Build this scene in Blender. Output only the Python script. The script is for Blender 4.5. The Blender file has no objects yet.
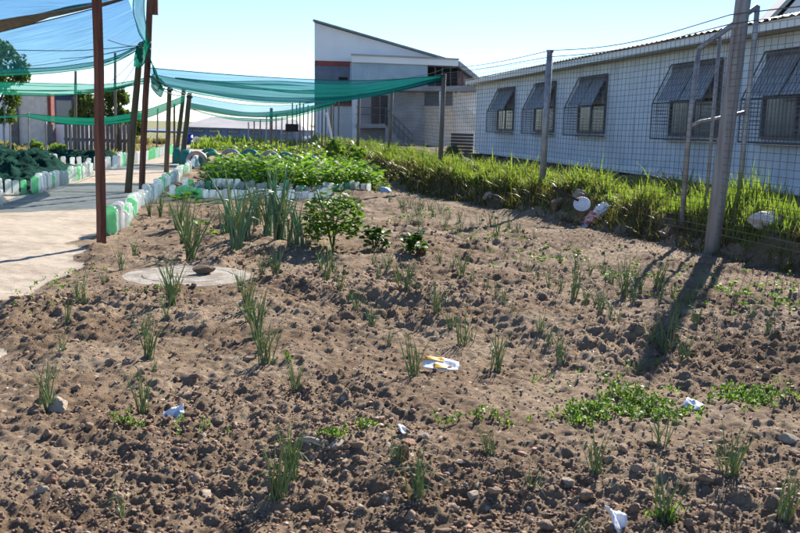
import bpy, bmesh, math, random
import numpy as np
from mathutils import Vector, Matrix
R = math.radians
random.seed(7)
rng = np.random.default_rng(11)
scene = bpy.context.scene
col = scene.collection

# ------------------------------------------------------------------ camera
CAM_H, HEAD, PITCH, ROLL, FPX = 1.3, R(9.4), R(8.8), R(1.7), 900.0
cam_d = bpy.data.cameras.new('camera'); cam = bpy.data.objects.new('camera', cam_d); col.objects.link(cam)
cam_d.sensor_width = 22.3; cam_d.lens = 22.3 * FPX / 800; cam_d.clip_start = .05; cam_d.clip_end = 4000
_f = Vector((math.sin(HEAD)*math.cos(PITCH), math.cos(HEAD)*math.cos(PITCH), -math.sin(PITCH)))
_r0 = Vector((math.cos(HEAD), -math.sin(HEAD), 0)); _u0 = _r0.cross(_f)
_r = _r0*math.cos(ROLL) + _u0*math.sin(ROLL); _u = _u0*math.cos(ROLL) - _r0*math.sin(ROLL)
cam.matrix_world = Matrix(((_r.x, _u.x, -_f.x, 0), (_r.y, _u.y, -_f.y, 0), (_r.z, _u.z, -_f.z, CAM_H), (0, 0, 0, 1)))
cam_d.dof.use_dof = True; cam_d.dof.focus_distance = 5.5; cam_d.dof.aperture_fstop = 4.5
scene.camera = cam

# ------------------------------------------------------------------ sky, sun, exposure
SUN_AZ, SUN_EL = R(33), R(31)
world = bpy.data.worlds.new('World'); scene.world = world; world.use_nodes = True
wn = world.node_tree; wn.nodes.clear()
sky = wn.nodes.new('ShaderNodeTexSky'); sky.sky_type = 'NISHITA'; sky.sun_disc = False
sky.sun_elevation = SUN_EL; sky.sun_rotation = SUN_AZ; sky.air_density = .8; sky.dust_density = .0; sky.ozone_density = 4.5
bg = wn.nodes.new('ShaderNodeBackground'); bg.inputs['Strength'].default_value = .085
wo = wn.nodes.new('ShaderNodeOutputWorld')
wn.links.new(sky.outputs[0], bg.inputs[0]); wn.links.new(bg.outputs[0], wo.inputs[0])
sd = bpy.data.lights.new('sun', 'SUN'); sd.energy = 5.0; sd.angle = R(.53); sd.color = (1, .93, .82)
sun = bpy.data.objects.new('sun', sd); col.objects.link(sun)
sdir = Vector((math.sin(SUN_AZ)*math.cos(SUN_EL), math.cos(SUN_AZ)*math.cos(SUN_EL), math.sin(SUN_EL)))
sun.rotation_euler = sdir.to_track_quat('Z', 'Y').to_euler(); sun.location = (0, 0, 30)
vs = scene.view_settings; vs.view_transform = 'Standard'; vs.look = 'None'; vs.gamma = 1; vs.exposure = 1.27; vs.use_curve_mapping = False
scene.render.engine = 'CYCLES'; scene.cycles.max_bounces = 10; scene.cycles.transparent_max_bounces = 24

# ------------------------------------------------------------------ placing helpers (800x533 picture units -> world)
def ray(px, py):
    return (_f*FPX + _r*(px-400) + _u*(266.5-py)).normalized()
def G(px, py, z=0.0):
    d = ray(px, py); t = (z-CAM_H)/d.z
    return Vector((d.x*t, d.y*t, z))
def D(px, py, dist):
    d = ray(px, py); hf = Vector((math.sin(HEAD), math.cos(HEAD), 0)); t = dist/d.dot(hf)
    return Vector((0, 0, CAM_H)) + d*t

# ------------------------------------------------------------------ numpy noise
def hsh(ix, iy, s):
    h = (ix.astype(np.int64)*374761393 + iy.astype(np.int64)*668265263 + s*974634777) & 0xffffffff
    h = ((h ^ (h >> 13))*1274126177) & 0xffffffff
    h = ((h ^ (h >> 16))*2246822519) & 0xffffffff
    return ((h ^ (h >> 15)) & 0xffffff)/float(0x1000000)
def vn(x, y, s=0):
    ix = np.floor(x); iy = np.floor(y); fx = x-ix; fy = y-iy
    fx = fx*fx*fx*(fx*(fx*6-15)+10); fy = fy*fy*fy*(fy*(fy*6-15)+10)
    a = hsh(ix, iy, s); b = hsh(ix+1, iy, s); c = hsh(ix, iy+1, s); d = hsh(ix+1, iy+1, s)
    return (a+(b-a)*fx)*(1-fy)+(c+(d-c)*fx)*fy - .5
def fbm(x, y, s=0, o=4, g=.5):
    t = np.zeros_like(x); a = 1.
    for i in range(o):
        t += a*vn(x*2**i+i*17.3, y*2**i-i*9.1, s+i); a *= g
    return t
def domes(x, y, cell, s, keep=.8):
    u = x/cell; v = y/cell; ix = np.floor(u); iy = np.floor(v); out = np.zeros_like(x)
    for dx in (-1, 0, 1):
        for dy in (-1, 0, 1):
            cx = ix+dx; cy = iy+dy
            px = cx+hsh(cx, cy, s); py = cy+hsh(cx, cy, s+1); r = hsh(cx, cy, s+2)
            r = np.where(r < keep, .25+.6*r, 0.)
            d2 = (u-px)**2+(v-py)**2
            out = np.maximum(out, np.sqrt(np.maximum(r*r-d2, 0)))
    return out*cell
def sstep(a, b, x):
    t = np.clip((x-a)/(b-a), 0, 1); return t*t*(3-2*t)

# ------------------------------------------------------------------ terrain
FOOT_Y = np.array([-30, 0, 3, 5, 7.9, 9.6, 13.4, 16, 18.5, 25, 60, 400.])
FOOT_X = np.array([9, 7, 6.3, 5.75, 5.25, 5.0, 4.4, 3.75, 3.3, 3.05, 3.0, 3.0])
def foot_x(y): return np.interp(y, FOOT_Y, FOOT_X)
def bank_mask(x, y):
    n = fbm(x*1.3, y*1.3, 31, 3)*.35
    return sstep(-.05, .38, x-foot_x(y)+n)*(1-sstep(48, 60, y))
BEDS_L = [(-14, -3.62, 4., 13.75), (-14, -3.70, 16.1, 22.4), (-14, -3.72, 24.3, 60)]
def path_mask(x, y):
    n = fbm(x*1.1, y*1.1, 41, 4)*np.where(y < 10, .55, .12)
    e = np.where(y < 9.6, -1.78+.05*(9.6-np.clip(y, 4, 9.6)), -1.74)
    m = (e-x+n > 0) & (x > -14) & (y < 60) & (y > -10)
    for x0, x1, y0, y1 in BEDS_L:
        m &= ~((x > x0) & (x < x1-.05) & (y > y0+.05) & (y < y1))
    return m
_mh = G(187, 277); MHX, MHY, MHR = _mh.x, _mh.y, 64/FPX*_mh.length*.985
def path_soft(x, y):
    n = fbm(x*1.1, y*1.1, 41, 4)*np.where(y < 10, .55, .12)
    e = np.where(y < 9.6, -1.78+.05*(9.6-np.clip(y, 4, 9.6)), -1.74)
    q = sstep(-.22, .10, e-x+n)
    for x0, x1, y0, y1 in BEDS_L: q = q*(1-((x > x0) & (x < x1-.05) & (y > y0+.05) & (y < y1)))
    return q*((x > -14) & (y < 60) & (y > -10))
def height(x, y):
    x = np.asarray(x, float); y = np.asarray(y, float)
    r = np.hypot(x, y); fade = 1-sstep(18, 45, r)
    b = bank_mask(x, y); p = path_soft(x, y)
    sm = sstep(3.1, 4.2, x+.12*(y-9)) * sstep(7.5, 10, y)       # smoother bare soil at the foot of the bank
    till = np.clip(.84+1.4*fbm(x*.8, y*.8, 5, 3), .38, 1.15)*(1-.5*sm)*(1-p)*(1-b)*sstep(1.0, 2.0, r)*(1-.42*(1-sstep(3.6, 5.0, y+.3*fbm(x*.8, y*.8, 55, 2))))
    z = fbm(x*.6, y*.6, 3, 3)*.07*fade*(1-.7*p)
    z += fbm(x*3.2, y*3.2, 9, 3)*.085*till - .05*domes(x+3, y+1, .45, 140, .35)*till
    hx = x + .03*fbm(x*14, y*14, 61, 2); hy = y + .03*fbm(x*14+5, y*14, 62, 2)
    mk = np.clip(.5+2.2*fbm(x*1.6+4, y*1.6, 52, 2), 0, 1); c = domes(hx+2, hy, .24, 150, .14)*.34 + domes(hx, hy, .13, 100, .22)*mk*1.3*(.38+.25*sstep(5, 8, r)) + domes(hx+7, hy, .07, 110, .55)*.62*(.4+.9*mk) + domes(hx, hy+3, .038, 120, .8)*.8 + domes(hx+1, hy+3, .021, 130, .85)*.8*(1-sstep(5, 8, r))
    z += c*.82*till*(1-sstep(10, 20, r)*.5)*fade
    z += (fbm(x*26, y*26, 15, 3)*.022*(1-sstep(7, 12, r)))*(1-.85*p)*(1-.4*sm)
    z += p*(fbm(x*9, y*9, 77, 3)*.012 - .02)
    md = np.hypot(x+1.87, y-7.27) if False else np.hypot(x-MHX, y-MHY); k = 1-sstep(MHR*.96, MHR*1.25, md); z = z*(1-k)+.012*k
    z += b*(.33+fbm(x*1.7, y*1.7, 21, 3)*.10 + fbm(x*9, y*9, 22, 2)*.03)
    return z
def H(x, y): return float(height(np.array([x]), np.array([y]))[0])
def GH(px, py):
    p = G(px, py, 0)
    for _ in range(6): p = G(px, py, H(p.x, p.y))
    return p

# ------------------------------------------------------------------ object helpers
def tag(o, label=None, cat=None, group=None, kind=None):
    if label: o['label'] = label
    if cat: o['category'] = cat
    if group: o['group'] = group
    if kind: o['kind'] = kind
    return o
def empty(name, loc=(0, 0, 0), label=None, cat=None, group=None, rz=0):
    o = bpy.data.objects.new(name, None); col.objects.link(o); o.location = loc; o.rotation_euler.z = rz; o.empty_display_size = .1
    return tag(o, label, cat, group)
def link(name, me, parent=None, loc=None, smooth=None):
    o = bpy.data.objects.new(name, me); col.objects.link(o)
    if parent: o.parent = parent
    if loc is not None: o.location = loc
    return o
class MB:
    def __init__(s): s.v = []; s.f = []
    def add(s, vs_, fs):
        n = len(s.v); s.v += [tuple(p) for p in vs_]; s.f += [tuple(i+n for i in f) for f in fs]; return s
    def box(s, a, b):
        x0, y0, z0 = a; x1, y1, z1 = b
        return s.add([(x0,y0,z0),(x1,y0,z0),(x1,y1,z0),(x0,y1,z0),(x0,y0,z1),(x1,y0,z1),(x1,y1,z1),(x0,y1,z1)],
                     [(0,3,2,1),(4,5,6,7),(0,1,5,4),(1,2,6,5),(2,3,7,6),(3,0,4,7)])
    def prism(s, pts, ext):                       # polygon pts extruded by vector
        n = len(pts); e = Vector(ext); P = [Vector(p) for p in pts]
        return s.add(P+[p+e for p in P], [tuple(range(n))[::-1], tuple(range(n, 2*n))]+[(i, (i+1) % n, n+(i+1) % n, n+i) for i in range(n)])
    def tube(s, pts, rad, n=8, caps=True, wob=0):
        P = [Vector(p) for p in pts]; m = len(P); rad = rad if hasattr(rad, '__len__') else [rad]*m
        vs_ = []; last = None
        for i, p in enumerate(P):
            t = (P[min(i+1, m-1)]-P[max(i-1, 0)]).normalized()
            if last is None:
                a = t.cross(Vector((0, 0, 1)));  a = t.cross(Vector((1, 0, 0))) if a.length < .05 else a
            else: a = last - t*last.dot(t)
            a.normalize(); b = t.cross(a); last = a
            for k in range(n):
                th = 2*math.pi*k/n; rr = rad[i]*(1+random.uniform(-wob, wob))
                vs_.append(p+a*(math.cos(th)*rr)+b*(math.sin(th)*rr))
        fs = [(i*n+k, i*n+(k+1) % n, (i+1)*n+(k+1) % n, (i+1)*n+k) for i in range(m-1) for k in range(n)]
        if caps: fs += [tuple(range(n))[::-1], tuple(range((m-1)*n, m*n))]
        return s.add(vs_, fs)
    def grid(s, pts):                             # rows of points
        m = len(pts); n = len(pts[0])
        return s.add([p for r in pts for p in r], [(i*n+j, i*n+j+1, (i+1)*n+j+1, (i+1)*n+j) for i in range(m-1) for j in range(n-1)])
    def mesh(s, mat, smooth=False, name='mesh'):
        me = bpy.data.meshes.new(name); me.from_pydata(s.v, [], s.f)
        if mat: me.materials.append(mat)
        if smooth: me.polygons.foreach_set('use_smooth', [True]*len(me.polygons))
        me.update(); return me
    def build(s, name, mat, parent=None, smooth=False, loc=None):
        return link(name, s.mesh(mat, smooth, name), parent, loc)
def np_mesh(name, V, F, mat, smooth=False):       # F: (n,3) or (n,4)
    me = bpy.data.meshes.new(name); k = F.shape[1]
    me.vertices.add(len(V)); me.vertices.foreach_set('co', V.astype(np.float32).ravel())
    me.loops.add(F.size); me.loops.foreach_set('vertex_index', F.astype(np.int32).ravel())
    me.polygons.add(len(F)); me.polygons.foreach_set('loop_start', np.arange(0, F.size, k, dtype=np.int32))
    me.polygons.foreach_set('loop_total', np.full(len(F), k, dtype=np.int32))
    if smooth: me.polygons.foreach_set('use_smooth', np.ones(len(F), bool))
    me.materials.append(mat); me.update(calc_edges=True); return me
def rel(p, base): return Vector(p)-Vector(base)

# ------------------------------------------------------------------ materials
def nt(name):
    m = bpy.data.materials.new(name); m.use_nodes = True; t = m.node_tree; t.nodes.clear()
    o = t.nodes.new('ShaderNodeOutputMaterial'); return m, t, o
def mixc(t, a, b, fac, mode='MIX'):
    n = t.nodes.new('ShaderNodeMix'); n.data_type = 'RGBA'; n.blend_type = mode
    for s, v in ((n.inputs[6], a), (n.inputs[7], b), (n.inputs[0], fac)):
        if hasattr(v, 'links') or isinstance(v, bpy.types.NodeSocket): t.links.new(v, s)
        elif isinstance(v, (int, float)): s.default_value = v
        else: s.default_value = (*v, 1)
    return n.outputs[2]
def noise(t, scale, detail=4, rough=.55, vec=None, out=0):
    n = t.nodes.new('ShaderNodeTexNoise'); n.inputs['Scale'].default_value = scale; n.inputs['Detail'].default_value = detail; n.inputs['Roughness'].default_value = rough
    if vec is not None: t.links.new(vec, n.inputs['Vector'])
    return n.outputs[out]
def ramp(t, v, p0, p1):
    n = t.nodes.new('ShaderNodeMapRange'); n.inputs[1].default_value = p0; n.inputs[2].default_value = p1; n.interpolation_type = 'SMOOTHSTEP'
    t.links.new(v, n.inputs[0]); return n.outputs[0]
def coords(t, kind='Object', scale=None):
    c = t.nodes.new('ShaderNodeTexCoord').outputs[kind]
    if scale:
        m = t.nodes.new('ShaderNodeMapping'); m.inputs['Scale'].default_value = scale; t.links.new(c, m.inputs[0]); c = m.outputs[0]
    return c
def bump(t, h, strength=.4, dist=.02):
    b = t.nodes.new('ShaderNodeBump'); b.inputs['Strength'].default_value = strength; b.inputs['Distance'].default_value = dist
    t.links.new(h, b.inputs['Height']); return b.outputs[0]
def rnd(t): return t.nodes.new('ShaderNodeObjectInfo').outputs['Random']
def pbsdf(t, o, color, rough=.8, spec=.3, **kw):
    p = t.nodes.new('ShaderNodeBsdfPrincipled')
    if isinstance(color, bpy.types.NodeSocket): t.links.new(color, p.inputs['Base Color'])
    else: p.inputs['Base Color'].default_value = (*color, 1)
    p.inputs['Roughness'].default_value = rough; p.inputs['Specular IOR Level'].default_value = spec
    for k, v in kw.items():
        k = k.replace('_', ' ')
        if isinstance(v, bpy.types.NodeSocket): t.links.new(v, p.inputs[k])
        else: p.inputs[k].default_value = v
    if o: t.links.new(p.outputs[0], o.inputs[0])
    return p
def simple(name, a, b=None, scale=6, rough=.7, spec=.3, bumps=.0, stretch=None, metallic=0, bscale=None):
    m, t, o = nt(name); b = b or tuple(c*.75 for c in a)
    c = coords(t, 'Object', stretch); n = noise(t, scale, 5, .6, c)
    cc = mixc(t, a, b, ramp(t, n, .35, .65))
    kw = {}
    if bumps: kw['Normal'] = bump(t, noise(t, bscale or scale*4, 4, .6, c), bumps, .01)
    pbsdf(t, o, cc, rough, spec, Metallic=metallic, **kw); return m
def leafmat(name, a, b, trans=.45, rough=.5, spec=.3):
    m, t, o = nt(name)
    n = noise(t, 22, 3, .6, coords(t)); c = mixc(t, a, b, ramp(t, n, .3, .7))
    c = mixc(t, c, (a[0]*1.5, a[1]*1.15, a[2]*.9), rnd(t)) if False else c
    p = pbsdf(t, None, c, rough, spec)
    tr = t.nodes.new('ShaderNodeBsdfTranslucent'); tc = mixc(t, c, (1.35, 1.55, .55), 1.0, 'MULTIPLY'); t.links.new(tc, tr.inputs[0])
    mx = t.nodes.new('ShaderNodeMixShader'); mx.inputs[0].default_value = trans
    t.links.new(p.outputs[0], mx.inputs[1]); t.links.new(tr.outputs[0], mx.inputs[2]); t.links.new(mx.outputs[0], o.inputs[0]); return m

def soil_mat():
    m, t, o = nt('tilled soil'); c = coords(t)
    big = ramp(t, noise(t, .8, 4, .6, c), .38, .62); mid = ramp(t, noise(t, 7, 5, .65, c), .3, .7); fine = noise(t, 90, 4, .7, c)
    a = mixc(t, (.155, .102, .066), (.245, .172, .116), mid); b = mixc(t, (.25, .182, .127), (.365, .28, .202), mid)
    cc = mixc(t, a, b, big); cc = mixc(t, cc, mixc(t, (.55, .53, .5), (1.35, 1.33, 1.3), fine), .8, 'MULTIPLY')
    vor = t.nodes.new('ShaderNodeTexVoronoi'); vor.inputs['Scale'].default_value = 26; t.links.new(c, vor.inputs['Vector'])
    sp = t.nodes.new('ShaderNodeMath'); sp.operation = 'GREATER_THAN'; sp.inputs[1].default_value = .93
    sep = t.nodes.new('ShaderNodeSeparateColor'); t.links.new(vor.outputs['Color'], sep.inputs[0]); t.links.new(sep.outputs[0], sp.inputs[0])
    near = ramp(t, vor.outputs['Distance'], .34, .22); mm = t.nodes.new('ShaderNodeMath'); mm.operation = 'MULTIPLY'; t.links.new(sp.outputs[0], mm.inputs[0]); t.links.new(near, mm.inputs[1])
    cc = mixc(t, cc, (.46, .39, .32), mm.outputs[0])
    h = noise(t, 60, 6, .75, c)
    pbsdf(t, o, cc, .95, .15, Normal=bump(t, h, .9, .02)); return m
def path_mat():
    m, t, o = nt('dry sandy path'); c = coords(t)
    a = mixc(t, (.46, .39, .315), (.36, .295, .235), ramp(t, noise(t, 1.4, 5, .6, c), .4, .7))
    a = mixc(t, a, (.27, .20, .15), ramp(t, noise(t, 16, 6, .7, c), .56, .74)); a = mixc(t, a, mixc(t, (.75, .74, .72), (1.2, 1.2, 1.2), noise(t, 120, 3, .7, c)), .7, 'MULTIPLY')
    pbsdf(t, o, a, .95, .15, Normal=bump(t, noise(t, 45, 6, .7, c), .5, .02)); return m
M = {}
M['soil'] = soil_mat(); M['path'] = path_mat()
M['bank'] = simple('bank soil', (.14, .10, .07), (.10, .105, .045), 3, .95, .1, .6)
M['field'] = simple('dry field', (.25, .22, .13), (.17, .19, .08), .3, .95, .1, .3)
M['clod'] = simple('clod', (.31, .22, .16), (.18, .12, .083), 14, .95, .12, .8, bscale=70)
M['pebble'] = simple('pebble', (.40, .31, .24), (.27, .19, .15), 9, .8, .3, .4, bscale=60)
M['pale_stone'] = simple('pale stone', (.46, .38, .30), (.30, .23, .18), 12, .9, .2, .5, bscale=60)
M['white_rock'] = simple('whitish rubble', (.66, .63, .60), (.50, .46, .42), 8, .9, .2, .5, bscale=40)
M['red_stone'] = simple('red stone', (.34, .17, .11), (.25, .13, .09), 12, .8, .3, .4, bscale=60)
M['concrete'] = simple('manhole concrete', (.39, .36, .32), (.25, .215, .18), 6, .95, .1, .9, bscale=40)
M['onion'] = leafmat('onion leaf', (.15, .215, .115), (.22, .275, .15), .4, .4)
M['bulb'] = simple('pale bulb skin', (.42, .40, .27), (.25, .27, .14), 20, .5)
M['onion_dry'] = leafmat('dry onion leaf', (.36, .30, .14), (.25, .25, .09), .4)
M['leek'] = leafmat('leek leaf', (.14, .24, .16), (.20, .30, .21), .35, .4)
M['spinach'] = leafmat('spinach leaf', (.12, .22, .03), (.18, .29, .05), .45, .55, .2)
M['bush'] = leafmat('bush leaf', (.075, .15, .025), (.13, .21, .035), .42, .55, .2)
M['spinach_far'] = leafmat('pale crop leaf', (.13, .20, .03), (.18, .24, .04), .45, .4)
M['pepper'] = leafmat('pepper leaf', (.035, .085, .018), (.06, .12, .025), .35, .55, .2)
M['weed'] = leafmat('weed leaf', (.12, .20, .04), (.19, .26, .07), .45)
M['grass'] = leafmat('grass blade', (.12, .185, .035), (.23, .265, .075), .45)
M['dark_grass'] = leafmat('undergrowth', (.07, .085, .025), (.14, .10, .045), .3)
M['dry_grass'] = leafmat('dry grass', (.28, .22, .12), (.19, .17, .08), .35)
M['tree'] = leafmat('tree leaf', (.07, .11, .03), (.11, .15, .05), .4)
M['bark'] = simple('bark', (.13, .10, .075), (.07, .05, .04), 10, .95, .1, .6)
M['redwood'] = simple('weathered red wood', (.20, .085, .055), (.12, .05, .035), 8, .8, .25, .5, (4, 4, .35))
M['olivewood'] = simple('grey olive pole', (.17, .135, .085), (.10, .08, .05), 8, .85, .2, .5, (4, 4, .35))
M['greywood'] = simple('grey weathered pole', (.25, .22, .19), (.14, .12, .10), 8, .85, .2, .5, (4, 4, .3))
M['palepost'] = simple('pale grey pole', (.33, .31, .30), (.22, .20, .19), 6, .8, .25, .4, (4, 4, .3))
M['steel'] = simple('galvanised steel', (.36, .37, .38), (.24, .24, .25), 8, .55, .5, .15, metallic=.4)
M['wire'] = simple('rusty wire', (.17, .13, .115), (.10, .085, .08), 3, .7, .3)
M['cord'] = simple('dark cord', (.05, .07, .06), (.03, .04, .04), 4, .8)
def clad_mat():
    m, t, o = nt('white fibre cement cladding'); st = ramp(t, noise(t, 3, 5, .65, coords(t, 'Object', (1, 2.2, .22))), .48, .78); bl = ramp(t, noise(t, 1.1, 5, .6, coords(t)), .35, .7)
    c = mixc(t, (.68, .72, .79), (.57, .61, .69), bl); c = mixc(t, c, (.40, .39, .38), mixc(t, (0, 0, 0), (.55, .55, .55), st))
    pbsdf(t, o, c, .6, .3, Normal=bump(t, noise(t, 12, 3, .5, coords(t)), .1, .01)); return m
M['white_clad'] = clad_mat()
M['white_paint'] = simple('white paint', (.86, .85, .86), (.78, .78, .80), .5, .65, .3)
M['cream_soffit'] = simple('cream trim', (.62, .55, .45), (.52, .45, .38), 2, .7)
M['roof_sheet'] = simple('grey green roof sheet', (.20, .24, .23), (.14, .16, .16), 3, .5, .4)
M['shaded_base'] = simple('footing with painted shade', (.05, .045, .04), (.03, .03, .03), 3, .9)  # near-black colour carries the shade beneath the raised wall
M['frame'] = simple('window frame grey', (.13, .125, .13), (.09, .085, .09), 4, .6, .4)
M['red_band'] = simple('brick red paint', (.30, .075, .06), (.22, .06, .05), 3, .75)
M['slate'] = simple('blue grey wall', (.17, .19, .25), (.13, .15, .20), 2, .7)
M['pale_blue'] = simple('pale blue sheet', (.40, .50, .58), (.34, .43, .51), 1.5, .6)
M['conc_wall'] = simple('grey plaster', (.40, .39, .40), (.30, .29, .30), 1.2, .9, .2, .2)
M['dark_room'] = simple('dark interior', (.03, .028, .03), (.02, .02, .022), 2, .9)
M['dark_wood'] = simple('dark door', (.06, .035, .03), (.04, .025, .02), 3, .7)
M['beige_wall'] = simple('beige brick wall', (.78, .70, .62), (.66, .58, .50), 4, .9, .2, .4)
M['grey_pillar'] = simple('grey pillar', (.20, .18, .17), (.14, .13, .12), 4, .9)
M['blue_paint'] = simple('navy blue paint', (.035, .06, .16), (.03, .045, .12), 3, .6)
M['bright_blue'] = simple('blue plastic', (.02, .05, .35), (.015, .035, .25), 3, .5)
M['house_blue'] = simple('dusty blue wall', (.16, .22, .36), (.12, .17, .30), .6, .8)
M['pale_roof'] = simple('pale roof', (.42, .40, .40), (.34, .32, .33), .6, .7)
M['vibracrete'] = simple('grey precast fence', (.20, .185, .185), (.13, .12, .12), 1.5, .9)
M['tyre_green'] = simple('green painted rubber', (.035, .26, .18), (.025, .18, .13), 6, .5, .4, .3)
M['tyre_white'] = simple('white painted rubber', (.44, .37, .34), (.28, .22, .20), 6, .6, .4, .3)
M['tyre_blue'] = simple('teal painted rubber', (.03, .24, .25), (.02, .15, .17), 6, .5, .4, .3)
M['tyre_in'] = simple('bare rubber', (.03, .028, .027), (.02, .02, .02), 6, .8)
M['red_fruit'] = simple('red pepper skin', (.5, .02, .015), (.35, .02, .01), 6, .25, .5)
M['paper'] = simple('white paper', (.82, .82, .84), (.72, .72, .76), 8, .6)
M['yellow'] = simple('yellow print', (.75, .42, .02), (.6, .32, .02), 8, .5)
M['blue_print'] = simple('pale blue print', (.35, .5, .62), (.3, .4, .5), 8, .5)
M['red_print'] = simple('red printed plastic', (.50, .06, .09), (.75, .55, .55), 26, .4)
M['stick'] = simple('dark stick', (.06, .045, .035), (.04, .03, .025), 10, .85)
M['tan_net'] = simple('sun faded net hem', (.19, .17, .14), (.13, .125, .10), 7, .9, .1, .4, (1, 1, 6))
M['heap'] = simple('dark green net heap', (.006, .055, .04), (.003, .025, .02), 10, 1., .05, .3)
def glass_mat():
    m, t, o = nt('window glass'); pbsdf(t, o, (.13, .15, .18), .15, .6); return m
M['glass'] = glass_mat()
M['sky_screen'] = simple('sash glass with painted sky reflection', (.30, .31, .33), (.20, .21, .23), 5, .35, .6)  # lighter grey stands in for sky reflected in the meshed sash panes
def bottle_mat(name, c, tr):
    m, t, o = nt(name)
    cc = mixc(t, c, tuple(x*.82 for x in c), rnd(t))
    p = pbsdf(t, None, cc, .18, .5, IOR=1.35)
    a = t.nodes.new('ShaderNodeBsdfTranslucent'); t.links.new(cc, a.inputs[0])
    b = t.nodes.new('ShaderNodeBsdfTransparent'); t.links.new(cc, b.inputs[0])
    m1 = t.nodes.new('ShaderNodeMixShader'); m1.inputs[0].default_value = .55; t.links.new(p.outputs[0], m1.inputs[1]); t.links.new(a.outputs[0], m1.inputs[2])
    m2 = t.nodes.new('ShaderNodeMixShader'); m2.inputs[0].default_value = tr; t.links.new(m1.outputs[0], m2.inputs[1]); t.links.new(b.outputs[0], m2.inputs[2])
    t.links.new(m2.outputs[0], o.inputs[0]); return m
M['b_clear'] = bottle_mat('clear bottle plastic', (.86, .91, .91), .42)
M['b_white'] = bottle_mat('milky bottle plastic', (.85, .85, .84), .08)
M['b_green'] = bottle_mat('green bottle plastic', (.42, .82, .54), .42)
def net_mat(name, c, cover, tint=(.85, 1, .98)):
    m, t, o = nt(name); n = noise(t, 3, 4, .6, coords(t, 'UV', (1.2, 26, 1)))
    cc = mixc(t, c, tuple(x*.7 for x in c), ramp(t, n, .35, .65))
    d = t.nodes.new('ShaderNodeBsdfDiffuse'); t.links.new(cc, d.inputs[0]); a = t.nodes.new('ShaderNodeBsdfTranslucent'); t.links.new(cc, a.inputs[0])
    m1 = t.nodes.new('ShaderNodeMixShader'); m1.inputs[0].default_value = .5; t.links.new(d.outputs[0], m1.inputs[1]); t.links.new(a.outputs[0], m1.inputs[2])
    b = t.nodes.new('ShaderNodeBsdfTransparent'); b.inputs[0].default_value = (*tint, 1); m2 = t.nodes.new('ShaderNodeMixShader')
    mr = t.nodes.new('ShaderNodeMapRange'); mr.inputs[1].default_value = .3; mr.inputs[2].default_value = .7; mr.inputs[3].default_value = max(cover-.16, 0); mr.inputs[4].default_value = min(cover+.16, 1)
    t.links.new(n, mr.inputs[0]); t.links.new(mr.outputs[0], m2.inputs[0]); t.links.new(b.outputs[0], m2.inputs[1]); t.links.new(m1.outputs[0], m2.inputs[2]); t.links.new(m2.outputs[0], o.inputs[0]); return m
M['net'] = net_mat('green shade net', (.012, .19, .125), .63)
M['net_thin'] = net_mat('thin blue green shade net', (.012, .11, .14), .48, (.66, .84, 1))
M['net_thick'] = net_mat('folded green shade net', (.01, .17, .11), .88)

# ------------------------------------------------------------------ ground sheet (one polar sheet, split by what lies there)
def build_ground():
    fine = np.arange(-R(33), R(33), .0026)
    coarse = np.linspace(R(33), 2*math.pi-R(33), 64)[:-1]
    th = np.concatenate([fine, coarse])+HEAD
    r1 = np.array([.02, .4, .8, 1.2, 1.6, 1.9]); r2 = 2.1*np.exp(np.arange(0, math.log(30/2.1), .0031)); r3 = 30*np.exp(np.arange(.02, math.log(1500/30), .03))
    rr = np.concatenate([r1, r2, r3])
    T, Rr = np.meshgrid(th, rr); X = Rr*np.sin(T); Y = Rr*np.cos(T)
    Z = height(X.ravel(), Y.ravel()).reshape(X.shape)
    Z = np.where(Rr > 200, 0, Z)
    nr, ntq = X.shape; V = np.stack([X, Y, Z], -1).reshape(-1, 3)
    i, j = np.meshgrid(np.arange(nr-1), np.arange(ntq), indexing='ij'); j2 = (j+1) % ntq
    F = np.stack([i*ntq+j, (i+1)*ntq+j, (i+1)*ntq+j2, i*ntq+j2], -1).reshape(-1, 4)
    C = V[F].mean(1); x, y = C[:, 0], C[:, 1]; r = np.hypot(x, y)
    bank = (bank_mask(x, y) > .35); pth = path_mask(x, y) & ~bank
    far = ((r > 60) | (y < -6) | (x < -14)) & ~bank & ~pth
    cls = np.where(bank, 2, np.where(pth, 1, np.where(far, 3, 0)))
    for k, (nm, mk, lb, ct) in enumerate([('garden_soil', 'soil', 'tilled brown garden soil with loose clods', 'soil'), ('sandy_path', 'path', 'pale sandy path between the bottle edged beds', 'path'),
                              ('grass_bank', 'bank', 'raised earth bank under the wire fence', 'bank'), ('ground', 'field', 'flat open ground reaching to the horizon', 'ground')]):
        Fk = F[cls == k]
        if not len(Fk): continue
        u, inv = np.unique(Fk, return_inverse=True)
        o = link(nm, np_mesh(nm, V[u], inv.reshape(-1, 4), M[mk], False)); tag(o, lb, ct, kind='structure')
build_ground()

# ------------------------------------------------------------------ white building behind the fence
def seg(parent, name, mat, a, b, r=.02, n=6):
    m = MB(); m.tube([a, b], r, n); return m.build(name, mat, parent)
WX, WZ0, WZ1 = 8.8, .48, 3.02
def wall_pt(px, py):                   # point on the long wall plane
    d = ray(px, py); t = WX/d.x; return Vector((WX, d.y*t, CAM_H+d.z*t))
wb = empty('white_building', (WX, 20, .3), 'long white clad building with caged windows behind the wire fence', 'building')
def wl(m, name, mat, smooth=False):    # build with world coordinates under an empty
    m.v = [(x-wb.location.x, y-wb.location.y, z-wb.location.z) for x, y, z in m.v]; return m.build(name, mat, wb, smooth)
Y0, Y1 = 5.0, wall_pt(477, 120).y
for a, b in [(Y0, Y1)]:
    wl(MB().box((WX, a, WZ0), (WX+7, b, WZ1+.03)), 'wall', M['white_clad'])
wl(MB().box((WX+.18, Y0+.1, .0), (WX+6.8, Y1-.1, WZ0-.003)), 'footing', M['shaded_base'])
k = 0
yy = Y0+.6
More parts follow.
